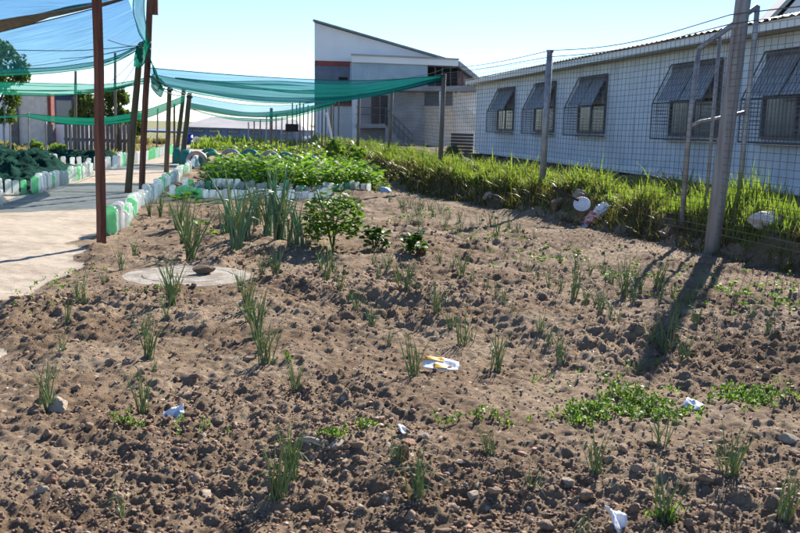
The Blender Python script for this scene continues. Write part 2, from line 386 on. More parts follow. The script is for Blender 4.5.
while yy < Y1-.3:
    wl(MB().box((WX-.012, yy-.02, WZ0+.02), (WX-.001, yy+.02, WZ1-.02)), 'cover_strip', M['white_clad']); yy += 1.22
wl(MB().box((WX-.025, Y0, WZ0-.10), (WX-.002, Y1+.02, WZ0+.06)), 'skirting_board', M['white_paint'])
wl(MB().box((WX-.06, Y1-.06, WZ0), (WX+.0, Y1+.03, WZ1)), 'corner_trim', M['white_paint'])
wl(MB().box((WX-.42, Y0-.3, WZ1+.04), (WX+.1, Y1+.35, WZ1+.07)), 'soffit', M['cream_soffit'])
wl(MB().box((WX-.46, Y0-.3, WZ1+.02), (WX-.425, Y1+.35, WZ1+.17)), 'fascia', M['white_paint'])
m = MB()                               # corrugated sheet, waves along Y
rows = []
for xx, zz in ((WX-.55, WZ1+.185), (WX+3.6, WZ1+1.1), (WX+7.7, WZ1+.19)):
    rows.append([(xx, Y0-.35+q*.06, zz+.018*math.cos(q*math.pi/2)) for q in range(int((Y1-Y0+.75)/.06))])
m.grid(rows); wl(m, 'roof', M['roof_sheet'], True)
def caged_window(ya, yb, z0, z1, lab):
    t = empty('window', (0, 0, 0)); t.parent = wb; t.location = (0, ya-wb.location.y, z0-wb.location.z); t['label'] = lab
    w = yb-ya; h = z1-z0; f = .06; proj = .42
    fr = MB()
    fr.box((-.05, 0, 0), (.02, f, h)).box((-.05, w-f, 0), (.02, w, h)).box((-.05, f, h-f), (.02, w-f, h)).box((-.05, f, 0), (.02, w-f, f)).box((-.047, w/2-.025, f), (.017, w/2+.025, h-f)).box((-.045, f, h*.48), (.015, w/2-.025, h*.48+.05)).box((-.045, w/2+.025, h*.48), (.015, w-f, h*.48+.05))
    fr.build('window_frame', M['frame'], t)
    for q in range(2):
        a = f if q == 0 else w/2+.025; b = w/2-.025 if q == 0 else w-f
        MB().box((-.02, a, f), (-.01, b, h*.48)).build('pane', M['glass'], t)
        # open top-hung sash in the upper half
        mm = MB(); mm.prism([(-.03, a, h-f), (-.03, b, h-f), (-proj*.9, b, h*.49), (-proj*.9, a, h*.49)], (.015, 0, .008)); mm.build('open_sash', M['sky_screen'], t)
    # cage of bars: box below, sloping above
    cg = MB(); zc = h*.46; r = .016
    prof = [(-.05, h+.03), (-proj, zc), (-proj, -.06), (-.05, -.06)]
    for yq in (-.04, w+.04):
        cg.tube([(x, yq, z) for x, z in prof], r, 4)
    for x, z in prof: cg.tube([(x, -.04, z), (x, w+.04, z)], r, 4)
    cg.build('cage_frame', M['frame'], t)
    for i in range(1, 20):
        yq = -.04+(w+.08)*i/20; bar = MB(); bar.tube([(x, yq, z) for x, z in prof[:3]], .006, 3); bar.build('cage_bar', M['frame'], t)
    for i in range(1, 10):
        zz = -.06+(zc+.06)*i/10; bar = MB(); bar.tube([(-.05, -.04, zz), (-proj, -.04, zz), (-proj, w+.04, zz), (-.05, w+.04, zz)], .006, 3, False); bar.build('cage_bar', M['frame'], t)
    MB().box((-.09, -.03, -.11), (-.012, w+.03, -.065)).build('sill', M['cream_soffit'], t)
for (pl, pr, lab) in [(765, 840, 'caged window at the near end of the white building, cut by the right picture edge'), (672, 721, 'caged window behind the thick leaning post'),
                      (580, 607, 'caged window right of the slim fence post'), (536, 556, 'caged window directly behind the slim fence post'), (499, 515, 'caged window at the far end of the white building')]:
    caged_window(wall_pt(pr, 100).y, wall_pt(pl, 100).y, 1.28, 2.74, lab)

# roof of a further white house showing over the roof edge at the far right
gh = empty('far_white_house', (22, 24, 0), 'pale gabled house roof showing above the white building at the right edge', 'house')
A = D(763, 26, 28)-gh.location; B_ = D(795, -6, 28)-gh.location; C_ = D(900, 26, 28)-gh.location
MB().prism([(A.x+.3, A.y, -.0), (C_.x, C_.y, 0), (C_.x, C_.y, A.z), ((A.x+C_.x)/2+.3, (A.y+C_.y)/2, B_.z+1.6), (A.x+.3, A.y, A.z)], (2.5, 6, 0)).build('wall', M['white_paint'], gh)
MB().prism([(A.x, A.y-.15, A.z-.05), (A.x, A.y-.15, A.z+.12), ((A.x+C_.x)/2+.3, (A.y+C_.y)/2-.15, B_.z+1.9), ((A.x+C_.x)/2+.3, (A.y+C_.y)/2-.15, B_.z+1.7)], (2.6, 6.3, 0)).build('roof', M['pale_roof'], gh)

# ------------------------------------------------------------------ two storey building with sloping roof
DB = 55.0
bb = empty('two_storey_building', D(395, 151, DB).xy.to_3d(), 'white two storey building with one long sloping roof and outside stairs', 'building')
_bx = Vector((math.cos(HEAD), -math.sin(HEAD), 0)); _by = Vector((math.sin(HEAD), math.cos(HEAD), 0))
bb.rotation_euler.z = -HEAD
def bp(px, py, off=0):                 # facade picture point -> building local; off = metres nearer (-) / farther (+)
    p = D(px, py, DB+off)-Vector((bb.location.x, bb.location.y, 0)); return Vector((p.dot(_bx), p.dot(_by), p.z))
def slab(name, mat, quad, off, thick, par=None, lab=None):
    pts = []
    for q in quad:
        p = bp(*q, 0); pts.append((p.x, off, p.z))
    o = MB().prism(pts, (0, thick, 0)).build(name, mat, par or bb)
    if lab: o['label'] = lab
    return o
gz = 153
slab('wall', M['white_paint'], [(313.5, gz+3), (313.5, 21.5), (449, 60.5), (470, 70), (470, gz+6)], .6, 9, lab='tall white wall under the sloping roof')
slab('roof', M['roof_sheet'], [(312, 20.2), (313.5, 18.8), (451, 58.8), (449, 60.2)], .2, 9.8)
slab('painted_band', M['red_band'], [(313.7, 65), (313.7, 60), (352.8, 61), (352.8, 66)], .52, .079)
slab('painted_panel', M['slate'], [(313.7, 100), (313.7, 65.1), (352.8, 66.1), (352.8, 100)], .54, .059)
slab('painted_band', M['red_band'], [(313.7, 106), (313.7, 101), (352.8, 101), (352.8, 106)], .52, .079)
w = slab('window', M['dark_room'], [(338, 80), (338, 76.5), (347, 77), (347, 80)], .5, .03)
w = slab('window', M['dark_room'], [(334, 103.5), (334, 97), (351, 97), (351, 103.5)], .45, .06)
slab('parapet', M['white_paint'], [(353, 64), (353, 57), (456.5, 61.5), (457, 68)], -1.6, 2.19)
slab('coping', M['pale_roof'], [(352.6, 57.4), (352.6, 56), (457.4, 60.6), (457.4, 62)], -1.72, 2.3)
slab('corrugated_panel', M['pale_blue'], [(352.6, 90), (352.6, 64.1), (427, 67), (427, 90)], -1.4, 1.99)
for q in range(352, 428, 4):
    a = bp(q, 64.5+(q-352)*.04); b = bp(q, 89); MB().box((a.x-.02, -1.43, b.z), (a.x+.02, -1.405, a.z)).build('panel_rib', M['pale_blue'], bb)
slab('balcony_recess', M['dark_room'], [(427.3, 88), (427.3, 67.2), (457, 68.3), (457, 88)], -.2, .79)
for q in (434, 441, 449): slab('balcony_post', M['frame'], [(q, 88), (q, 67.8), (q+1, 67.8), (q+1, 88)], -1.3, .1)
slab('wing_roof', M['pale_roof'], [(457.5, 69), (457.5, 62.5), (481, 82), (481, 86)], -1.6, 5)
slab('wing_wall', M['white_paint'], [(457.6, gz+4), (457.6, 70), (480, 87), (480, gz+4)], 1.2, 4)
for q in (460, 466, 472): slab('red_post', M['red_band'], [(q, 92), (q, 73+(q-460)*.7), (q+1.6, 74+(q-460)*.7), (q+1.6, 92)], -1.2, .1)
slab('balcony_slab', M['conc_wall'], [(398, 92.3), (398, 88), (476, 87.5), (476, 92.5)], -2.2, 2.79)
slab('ground_wall', M['conc_wall'], [(352.6, gz+3), (352.6, 92.6), (424, 92.6), (424, gz+4)], -1.0, 1.59, lab='grey plastered ground floor wall')
slab('painted_panel', M['slate'], [(424.2, 106), (424.2, 92.8), (452, 92.8), (452, 106)], -.6, .3)
slab('arch_wall', M['beige_wall'], [(424.2, gz+4), (424.2, 106.2), (452, 106.2), (452, gz+4)], -.5, .6)
d_ = slab('door', M['dark_wood'], [(372, 125), (372, 96), (380, 96), (380, 125)], -1.06, .05)
d_ = slab('door', M['dark_room'], [(381, 125), (381, 96), (388, 96), (388, 125)], -1.05, .04)
for q in (354, 438): slab('column', M['white_paint'], [(q, gz+3), (q, 92.7), (q+5, 92.7), (q+5, gz+3)], -2.1, .35)
slab('landing', M['conc_wall'], [(358, 128), (358, 124), (386, 124), (386, 128)], -2.2, 1.19)
st0 = bp(386, 124); st1 = bp(412, 150)
for i in range(10):
    x = st0.x+(st1.x-st0.x)*i/10; z = st0.z+(st1.z-st0.z)*(i+1)/10
    MB().box((x+.002, -2.2, min(st1.z, 0)), (x+(st1.x-st0.x)/10, -1.01, z)).build('step', M['conc_wall'], bb)
rl = MB()
for dz in (.9, .5): rl.tube([Vector((bp(358, 124).x, -2.15, st0.z+dz)), Vector((st0.x, -2.15, st0.z+dz)), Vector((st1.x, -2.15, st1.z+dz))], .03, 5)
for i in range(7):
    x = st0.x+(st1.x-st0.x)*i/6; z = st0.z+(st1.z-st0.z)*i/6; rl.tube([(x, -2.15, z), (x, -2.15, z+.9)], .02, 5)
rl.build('stair_rail', M['frame'], bb)
s0 = bp(452, 98); s1 = bp(476, 118)
MB().prism([(s0.x, -1.9, s0.z), (s1.x, -1.9, s1.z), (s1.x, -1.9, s1.z-.9), (s0.x, -1.9, s0.z-.9)], (0, .15, 0)).build('stair_side', M['beige_wall'], bb)
rl = MB(); rl.tube([(s0.x, -1.85, s0.z+.5), (s1.x, -1.85, s1.z+.5)], .04, 5)
for i in range(7): rl.tube([(s0.x+(s1.x-s0.x)*i/6, -1.85, s0.z+(s1.z-s0.z)*i/6), (s0.x+(s1.x-s0.x)*i/6, -1.85, s0.z+(s1.z-s0.z)*i/6+.5)], .025, 4)
rl.build('stair_rail', M['white_paint'], bb)
# dark slatted bin store at the end of the white building
bs = empty('slatted_store', D(463, 155, 38).xy.to_3d(), 'low dark slatted store at the far end of the white building', 'store')
zt = D(463, 134, 38).z
for i in range(8): MB().box((-.42, 0, .05+i*zt/8), (.42, .6, .05+(i+.78)*zt/8)).build('slat', M['dark_room'], bs)

# ------------------------------------------------------------------ far houses and sheds
def house(name, px0, px1, pyw, pyr, dist, wallm, roofm, label, cat='house', dep=7, hip=.25, wins=()):
    c = D((px0+px1)/2, 140, dist); e = empty(name, (c.x, c.y, 0), label, cat, rz=-HEAD)
    w = (px1-px0)/FPX*dist/2; zw = D((px0+px1)/2, pyw, dist).z; zr = D((px0+px1)/2, pyr, dist).z
    MB().box((-w, 0, -.2), (w, dep, zw)).build('wall', wallm, e)
    h = hip*2*w; o = .35
    m = MB(); m.add([(-w-o, -o, zw), (w+o, -o, zw), (w+o, dep+o, zw), (-w-o, dep+o, zw), (-w+h, dep/2, zr), (w-h, dep/2, zr)], [(0, 1, 5, 4), (1, 2, 5), (2, 3, 4, 5), (3, 0, 4), (3, 2, 1, 0)]); m.build('roof', roofm, e)
    for (a, b, z0, z1) in wins:
        xa = -w+2*w*a; xb = -w+2*w*b
        f = MB().box((xa, -.06, zw*z0), (xb, -.002, zw*z1)).build('window', M['frame'], e)
        MB().box((xa+.06, -.075, zw*z0+.06), (xb-.06, -.062, zw*z1-.06)).build('pane', M['glass'], f)
    return e
house('far_house', 186, 302, 128.5, 117.5, 75, M['house_blue'], M['pale_roof'], 'low blue house with pale roof beyond the far fence', dep=9, hip=.12, wins=[(.06, .16, .45, .8), (.2, .3, .45, .8), (.36, .46, .45, .8), (.55, .65, .45, .8), (.8, .9, .45, .8)])
house('far_shed', 146, 183, 131, 129.5, 95, M['house_blue'], M['house_blue'], 'long low blue shed on the horizon behind the leaning poles', 'shed', 6, .02, [(.2, .35, .4, .8), (.6, .75, .4, .8)])
house('blue_shed', 53, 79, 95, 92.5, 48, M['blue_paint'], M['blue_paint'], 'navy blue shed with a window behind the beige wall', 'shed', 4, .02, [(.15, .8, .45, .9)])
house('grey_house', 60, 104, 118, 112, 60, M['vibracrete'], M['pale_roof'], 'grey house half hidden by the trees behind the green net', 'house', 6, .2)
# beige wall with pillars (left background)
bw = empty('beige_wall', D(38, 150, 40).xy.to_3d(), 'beige brick wall between grey pillars at the far left', 'wall', rz=-HEAD)
def wx(px): return (px-38)/FPX*40
def wz(py): return D(38, py, 40).z
MB().box((wx(19), 0, -.1), (wx(49), .25, wz(93))).build('wall_panel', M['beige_wall'], bw)
MB().box((wx(12), -.12, -.1), (wx(20), .35, wz(94))).build('pillar', M['grey_pillar'], bw)
MB().box((wx(49.5), -.1, -.1), (wx(53), .3, wz(93.5))).build('pillar', M['red_band'], bw)
MB().box((wx(56), .05, -.1), (wx(88), .2, wz(124))).build('wall_panel', M['white_paint'], bw)
MB().box((wx(49), -.4, -.1), (wx(57), -.15, wz(124))).build('pillar', M['grey_pillar'], bw)
ww = empty('white_wall', D(0, 150, 46).xy.to_3d(), 'white wall at the left picture edge behind the beds', 'wall', rz=-HEAD)
MB().box((-5, 0, -.1), (.75, .25, D(0, 97, 46).z)).build('wall_panel', M['white_paint'], ww)
for q in range(5): MB().box((-4.2+q*1.1, -.06, -.1), (-4.1+q*1.1, -.002, D(0, 98, 46).z)).build('joint_post', M['pale_roof'], ww)
# precast slat fence
pf = empty('precast_fence', D(95, 150, 36).xy.to_3d(), 'grey fence of upright slats behind the left beds', 'fence', rz=-HEAD)
for i in range(16):
    x = -1.2+i*.165; MB().box((x, 0, -.1), (x+.13, .06, D(95, 124.5, 36).z+random.uniform(-.05, .04))).build('slat', M['vibracrete'], pf)
MB().box((-1.25, .061, .4), (1.5, .11, .5)).build('rail', M['vibracrete'], pf)
# junk by the beige wall
def rock_mesh(seed, mat, sub=2, rough=.28, flat=.7, smooth=False):
    r_ = random.Random(seed); bm = bmesh.new(); bmesh.ops.create_icosphere(bm, subdivisions=sub, radius=1)
    for v in bm.verts:
        n = v.co.normalized(); k = 1+rough*(math.sin(n.x*2.3+seed)*math.sin(n.y*2.9+seed*1.7)+.6*math.sin(n.z*4.1+seed*2.3)+.35*math.sin(n.x*6+n.y*5+seed))+r_.uniform(-.05, .05)
        v.co = n*k
    # chip a few flat facets
    for q in range(5):
        nn = Vector((r_.uniform(-1, 1), r_.uniform(-1, 1), r_.uniform(-.6, 1))).normalized(); dd = r_.uniform(.68, .9)
        for v in bm.verts:
            e = v.co.dot(nn)-dd
            if e > 0: v.co -= nn*e
    for v in bm.verts: v.co.z *= flat
    me = bpy.data.meshes.new('rock'); bm.to_mesh(me); bm.free(); me.materials.append(mat)
    if smooth: me.polygons.foreach_set('use_smooth', [True]*len(me.polygons))
    return me
def rock(name, px, py, wpx, mat, label, cat='stone', flat=.6, seed=1, asp=(1, 1, 1), sink=.25, smooth=False):
    p = GH(px, py); s = wpx/FPX*math.hypot(p.x, p.y)/2
    o = link(name, rock_mesh(seed, mat, 3, .22, flat, smooth)); o.scale = (s*asp[0], s*asp[1], s*asp[2]); o.rotation_euler = (random.uniform(-.2, .2), random.uniform(-.2, .2), seed*1.3)
    o.location = (p.x, p.y, H(p.x, p.y)+s*flat*asp[2]*(1-2*sink)*.6); tag(o, label, cat); return o
# ------------------------------------------------------------------ poles far fence + leaning pole
pl = empty('pole_fence', D(300, 152, 40).xy.to_3d(), 'row of uneven grey poles fencing the far end of the garden', 'fence')
plist = [(249, 122, 148), (254, 121, 148), (260, 119, 149), (266, 116, 150), (271, 108, 150), (276, 114, 150), (281, 117, 151), (287, 114, 151), (292.5, 103, 152), (297, 105, 152), (300, 101, 153), (303.5, 104, 153), (307, 105, 153), (311, 106, 153), (314.5, 107, 154), (318, 104, 154), (321.5, 101, 154), (325, 108, 154), (328.5, 102, 154), (333, 105, 155), (338, 100, 155)]
for i, (x, y0, y1) in enumerate(plist):
    dd = 44-.22*(i)*.5
    a = D(x, y1+4, dd); b = D(x+random.uniform(-.6, 1.2), y0, dd); a.z = -.1
    m = MB(); m.tube([a-pl.location, b-pl.location], [.045, .035] if i != 4 else [.09, .08], 6); m.build('pole', M['greywood'] if i % 3 else M['steel'], pl)
a = D(292, 124, 42)-pl.location; MB().box((a.x-.3, a.y-.05, a.z-.35), (a.x+.3, a.y, a.z+.0)).build('board', M['dark_room'], pl)
lp = empty('leaning_pole', GH(335, 160), 'white pole leaning to the left in front of the pole fence', 'pole')
dd = 36; a = D(335.5, 158, dd)-lp.location; b = D(327, 114, dd)-lp.location
m = MB(); m.tube([a, b], .045, 8); m.build('shaft', M['white_paint'], lp); m = MB(); m.tube([b, b+(b-a).normalized()*.06], .055, 8); m.build('cap', M['white_paint'], lp)
# blue drum and round white dish beside the far house
dr = empty('blue_drum', D(188, 142, 50).xy.to_3d(), 'bright blue drum beside the green edge-on tyres, far back', 'drum')
m = MB(); zt = D(188, 134.5, 50).z; m.tube([(0, 0, 0), (0, 0, zt*.32), (0, 0, zt*.34), (0, 0, zt*.36), (0, 0, zt*.66), (0, 0, zt*.68), (0, 0, zt*.70), (0, 0, zt)], [.27, .27, .29, .27, .27, .29, .27, .26], 16); m.build('body', M['bright_blue'], dr, True)
m = MB(); m.tube([(0, 0, zt), (0, 0, zt+.03)], .28, 16); m.build('lid', M['bright_blue'], dr)
ds = empty('round_sign', D(196, 146, 48).xy.to_3d(), 'round white disc on a short stake right of the blue drum', 'sign', rz=-HEAD)
zc = D(196, 140, 48).z; m = MB(); m.tube([(0, -.02, zc), (0, .03, zc)], .18, 20); m.build('disc', M['white_paint'], ds); m = MB(); m.tube([(0, .05, 0), (0, .05, zc+.1)], .02, 6); m.build('stake', M['greywood'], ds)

# ------------------------------------------------------------------ wire fence
FP = [('F1', 712, 240, 9.95), ('F2', 541, 200, 14.8), ('F3', 440, 170, 19.5), ('F4', 389, 158, 25.7)]
fx = lambda y: 5.05-.07*(y-9.3)
wf = empty('wire_fence', (4.7, 14.2, .2), 'wire mesh fence on posts along the top of the grass bank', 'fence')
def wfl(m, name, mat, smooth=False, kind=None, lab=None):
    m.v = [(x-4.7, y-14.2, z-.2) for x, y, z in m.v]; o = m.build(name, mat, wf, smooth)
    if kind: o['kind'] = kind
    if lab: o['label'] = lab
    return o
f2b, f2t = D(541, 204, 14.8), D(550, 52, 14.8); f3b, f3t = D(440, 172, 19.5), D(444, 74, 19.5); f4b, f4t = D(389, 160, 25.7), D(392, 87, 25.7)
f1b, f1t = D(709.5, 268, 9.95), D(752, -70, 9.95)
m = MB(); m.tube([f1b, f1b.lerp(f1t, .3), f1b.lerp(f1t, .7), f1t], [.088, .086, .082, .078], 14); wfl(m, 'post', M['palepost'], True, lab='thick grey leaning post')
m = MB(); m.tube([f2b, f2b.lerp(f2t, .5), f2t], [.055, .052, .05], 10); wfl(m, 'post', M['steel'], True)
m = MB(); m.tube([f2t, f2t+Vector((0, 0, .03))], .06, 10); wfl(m, 'post_cap', M['steel'], True)
for a, b, r in ((f3b, f3t, .05), (f4b, f4t, .05)):
    m = MB(); m.tube([a, b], r, 10); wfl(m, 'post', M['greywood'], True)
f5 = Vector((fx(31), 31, .2)); m = MB(); m.tube([f5, f5+Vector((.02, 0, 2.1))], .05, 8); wfl(m, 'post', M['greywood'], True)
f6 = Vector((fx(37), 37, .2)); m = MB(); m.tube([f6, f6+Vector((.0, 0, 2.1))], .05, 8); wfl(m, 'post', M['greywood'], True)
f0 = Vector((5.45, 4.6, .2)); m = MB(); m.tube([f0, f0+Vector((.1, 0, 2.6))], .06, 8); wfl(m, 'post', M['steel'], True)
knots = [(4.6, f0), (9.3, f1b), (f2b.y, f2b), (f3b.y, f3b), (f4b.y, f4b), (31, f5), (37, f6)]
def fpt(y, z):                          # a point on the sagging fence surface
    ys = [k_[0] for k_ in knots]; xs = [k_[1].x for k_ in knots]
    return Vector((float(np.interp(y, ys, xs))+.05*math.sin(y*1.3)*.4+z*.012, y, z+.02*math.sin(y*.9)))
FT = 2.42
for (ya, yb) in zip([k_[0] for k_ in knots][:-1], [k_[0] for k_ in knots][1:]):
    m = MB(); n = max(2, int((yb-ya)/.5)); zz = .22
    while zz <= FT+.01:
        m.tube([fpt(ya+(yb-ya)*i/n, zz) for i in range(n+1)], .0032 if zz > .3 else .005, 3, False); zz += .076
    yq = ya+.05
    while yq < yb:
        m.tube([fpt(yq, .2), fpt(yq, 1.3), fpt(yq, FT)], .0032, 3, False); yq += .108
    wfl(m, 'wire_mesh', M['wire'], False, 'stuff')
    for zz, sagk in ((FT+.06, .04), (FT+.16, .07)):
        m = MB(); m.tube([fpt(ya+(yb-ya)*i/10, zz-sagk*math.sin(math.pi*i/10)) for i in range(11)], .006, 4, False); wfl(m, 'strand', M['wire'])
# pipe frame leaning by the thick post
pd = 10.9
pfm = empty('pipe_frame', GH(690, 215), 'bent galvanised pipe frame leaning beside the thick fence post', 'frame')
def pfp(px, py, dd=pd): return D(px, py, dd)-pfm.location
for nm, pts, r in [('leg', [(681, 235), (690, 120), (699, 49)], .032), ('leg', [(735, 245), (746, 120), (754, 43), (757.5, 6)], .032), ('leg', [(703.5, 235), (713, 118), (720, 37)], .022), ('top_rail', [(699, 49), (720, 34), (757.5, 6)], .032), ('cross_bar', [(688, 128), (700, 122), (716, 119), (747, 112)], .024)]:
    m = MB(); m.tube([pfp(*p) for p in pts], r, 8); m.build(nm, M['steel'], pfm, True)

# ------------------------------------------------------------------ shade net posts
def post(px0, py0, px1, py1, dist, rad, mat, label, square=False, dtop=None, extra=None):
    b = GH(px0, py0); dist = dist or b.dot(Vector((math.sin(HEAD), math.cos(HEAD), 0)))
    t = D(px1, py1, dtop or dist); e = empty('net_post', b, label, 'post')
    a = Vector((0, 0, -.15)); tt = t-b; n = 6; pts = [a.lerp(tt, i/n)+Vector((random.uniform(-.008, .008), random.uniform(-.008, .008), 0)) for i in range(n+1)]
    m = MB()
    if square:
        m.tube(pts, rad*1.15, 4, True, .03)
    else: m.tube(pts, [rad*(1.08-.16*i/n) for i in range(n+1)], 10, True, .03)
    m.build('shaft', mat, e, not square)
    if extra:                           # wire binding near the top
        for f in extra:
            c = a.lerp(tt, f); m = MB(); m.tube([c-Vector((0, 0, .03)), c+Vector((0, 0, .03))], rad*1.25, 10); m.build('binding', M['cord'], e, True)
    return e, t
P1, P1t = post(102, 243, 96.5, -25, None, .043, M['redwood'], 'thick reddish wooden post standing nearest on the left, beside the first green bottle', True)
P2, P2t = post(127, 193, 140, 48, None, .06, M['olivewood'], 'olive grey pole leaning right, left one of the crossed pair', extra=[.93, .97])
P3, P3t = post(141, 195, 150.5, -12, None, .046, M['redwood'], 'tall slim reddish post rising past the gathered net, right of the olive pole', True, extra=[.72, .75])
e = P3; c = D(153, 6, 15.4)-P3.location; MB().box((c.x-.06, c.y-.05, c.z-.14), (c.x+.08, c.y+.05, c.z+.12)).build('bracket', M['redwood'], P3)
P4, P4t = post(166, 172, 170, 87, None, .062, M['olivewood'], 'straight brown pole alone on the path between the crossed pair and the tyres', extra=[.97])
P5, P5t = post(181, 166, 190, 93, None, .075, M['olivewood'], 'thick brown pole leaning right beside the green edge-on tyres', extra=[.95])
P6, P6t = post(175, 163, 184, 89, None, .065, M['olivewood'], 'brown pole leaning right just behind the tyre pole', extra=[.95])
P7, P7t = post(174, 157, 174.5, 104, None, .04, M['olivewood'], 'thin upright pole behind the leaning brown poles')
post(115.5, 152, 115, 53, None, .055, M['greywood'], 'tall grey pole far back, showing left of the olive pole')
post(75, 152, 75.5, 71, None, .055, M['greywood'], 'tall grey pole far back in the left beds')
post(156.5, 149, 158, 108, None, .035, M['greywood'], 'thin far pole right of the tall reddish post')
for px, py0, py1, lab in ((4.5, 155, 104, 'thin steel stake at the left picture edge'), (10, 154, 106, 'second thin steel stake from the left picture edge'), (28.5, 152, 113, 'thin stake holding the left end of the low green net'), (46, 152, 121, 'thin stake below the middle of the low green net'), (71, 151, 124, 'thin stake in front of the white wall panel')):
    post(px, py0, px, py1, None, .03, M['steel'], lab)
post(118.5, 152, 118.5, 124, None, .06, M['bark'], 'short dark stump post below the tree, behind the first bottles')
# right side post of the net: uses fence posts

# ------------------------------------------------------------------ shade nets
def poly(pts, n):
    P = [Vector(p) for p in pts]; L = [0]
    for a, b in zip(P, P[1:]): L.append(L[-1]+(b-a).length)
    out = []
    for i in range(n):                  # Catmull-Rom-ish resample
        s = L[-1]*i/(n-1); k = 0
        while k < len(P)-2 and L[k+1] < s: k += 1
        f = (s-L[k])/max(1e-6, L[k+1]-L[k]); p0 = P[max(k-1, 0)]; p1 = P[k]; p2 = P[k+1]; p3 = P[min(k+2, len(P)-1)]
        out.append(.5*((2*p1)+(p2-p0)*f+(2*p0-5*p1+4*p2-p3)*f*f+(3*p1-p0-3*p2+p3)*f**3))
    return out
def net_part(name, near, far, mat, parent, sag=.15, nu=48, nv=14, wr=.03, seed=0, hem=True, hemr=.008, hemm=None):
    A = poly(near, nu); B2 = poly(far, nu); rows = []; base = parent.location
    for j in range(nv):
        v = j/(nv-1); row = []
        for i in range(nu):
            u = i/(nu-1); p = A[i].lerp(B2[i], v)
            z = -sag*math.sin(math.pi*v)*(.35+.65*math.sin(math.pi*u))
            w_ = float(vn(np.array([u*3.1+seed]), np.array([v*9.+seed*3]), seed)[0]+.6*vn(np.array([u*5+seed]), np.array([v*21.]), seed+5)[0])
            z += wr*2.2*w_*(math.sin(math.pi*min(max(u, .02), .98))**.5)*(math.sin(math.pi*v)**.6 if name == 'net_sheet' and 0 < v < 1 else (0 if name == 'net_sheet' else 1))
            row.append(p+Vector((0, 0, z))-base)
        rows.append(row)
    m = MB(); m.grid(rows); me = m.mesh(mat, True, name)
    uv = me.uv_layers.new(name='UVMap'); idx = [0]*len(me.loops)
    me.loops.foreach_get('vertex_index', idx)
    dat = []
    for q in idx: dat += [(q % nu)/(nu-1), (q//nu)/(nv-1)]
    uv.data.foreach_set('uv', dat)
    o = link(name, me, parent)
    if hem:
        for r_ in (rows[0], rows[-1]):
            m = MB(); m.tube(r_, hemr, 5, False); m.build('hem', hemm or M['net_thick'], o, True)
    return o
def cord(pts, parent, r=.006, mat=None):
    m = MB(); P = poly(pts, 14); m.tube([p-parent.location for p in P], r, 4, False); return m.build('cord', mat or M['cord'], parent)
# middle canopy between the poles and the wire fence
n1 = empty('shade_net', GH(166, 172), 'long green shade net slung from the leaning poles to the fence posts in the middle', 'shade net')
net_part('net_sheet', [D(150, 68, 15.4), D(220, 74, 16.3), D(300, 79, 17.5), D(372, 80.5, 18.5), D(446, 75.5, 19.5)],
         [D(152, 82, 20.5), D(200, 91, 21.5), D(245, 96, 21.5), D(295, 98, 21), D(345, 96, 20.6), D(392, 89, 20), D(446, 77, 19.6)], M['net_thin'], n1, .22, wr=.035, seed=3)
net_part('net_fold', [D(152, 74, 20.0), D(200, 82, 21), D(245, 87.5, 21.2), D(295, 90, 20.8), D(345, 89, 20.4), D(392, 83.5, 20), D(446, 75.8, 19.5)],
         [D(152, 84, 20.8), D(200, 94.5, 21.6), D(245, 100, 21.6), D(295, 103, 21.2), D(345, 101, 20.8), D(392, 93, 20.1), D(446, 77.6, 19.6)], M['net'], n1, .05, nv=12, wr=.04, seed=9)
net_part('net_fold', [D(175, 77.5, 19.2), D(235, 81.5, 19.4), D(300, 82.5, 19.5), D(370, 82, 19.5), D(446, 75.8, 19.45)],
         [D(175, 78, 19.2), D(235, 85.5, 19.6), D(300, 92, 19.7), D(370, 92, 19.7), D(446, 77, 19.55)], M['net'], n1, .04, nv=10, wr=.05, seed=14)
net_part('net_gather', [D(149, 55, 15.4), D(152, 64, 15.5), D(154, 74, 15.8)], [D(153, 68, 15.5), D(160, 82, 18), D(170, 88, 21)], M['net_thick'], n1, .0, 16, 8, .05, 21)
for a, b in ((D(150, 76, 15.6), D(190, 95, 26)), (D(152, 82, 16), D(172, 89, 22)), (D(158, 88, 20), D(186, 96, 26)), (D(446, 77, 19.5), D(392, 88, 25.6))):
    cord([a, a.lerp(b, .5)-Vector((0, 0, .06)), b], n1, .012)
net_part('net_gather', [D(150, 78, 15.8), D(155, 84, 17), D(162, 85, 19)], [D(151, 84, 15.8), D(158, 91, 17), D(165, 88, 19)], M['net_thick'], n1, .02, 14, 6, .08, 25)
# second canopy behind
n2 = empty('shade_net', GH(190, 166), 'lower green shade net hanging behind the long middle net above the leaf bed', 'shade net')
net_part('net_sheet', [D(188, 95, 26.6), D(240, 104, 27), D(290, 105, 27.5), D(340, 99, 28)], [D(190, 107, 29.5), D(240, 116, 29.6), D(280, 116, 29.6), D(332, 105, 29)], M['net_thin'], n2, .1, wr=.03, seed=31)
net_part('net_fold', [D(189, 103, 28.6), D(240, 111.5, 28.8), D(285, 111, 28.8), D(336, 101, 28.4)], [D(189, 108.5, 29.2), D(240, 116.5, 29.4), D(285, 115, 29.2), D(336, 104, 28.8)], M['net_thick'], n2, .02, nv=8, wr=.03, seed=35)
net_part('net_fold', [D(190, 108.5, 29.4), D(215, 115, 30), D(245, 118.5, 30), D(280, 117.5, 30), D(330, 106, 29.6)], [D(190, 108.9, 29.4), D(215, 116.5, 30.2), D(245, 121, 30.2), D(280, 120, 30.2), D(330, 107, 29.7)], M['net'], n2, .01, nv=6, wr=.02, seed=39)
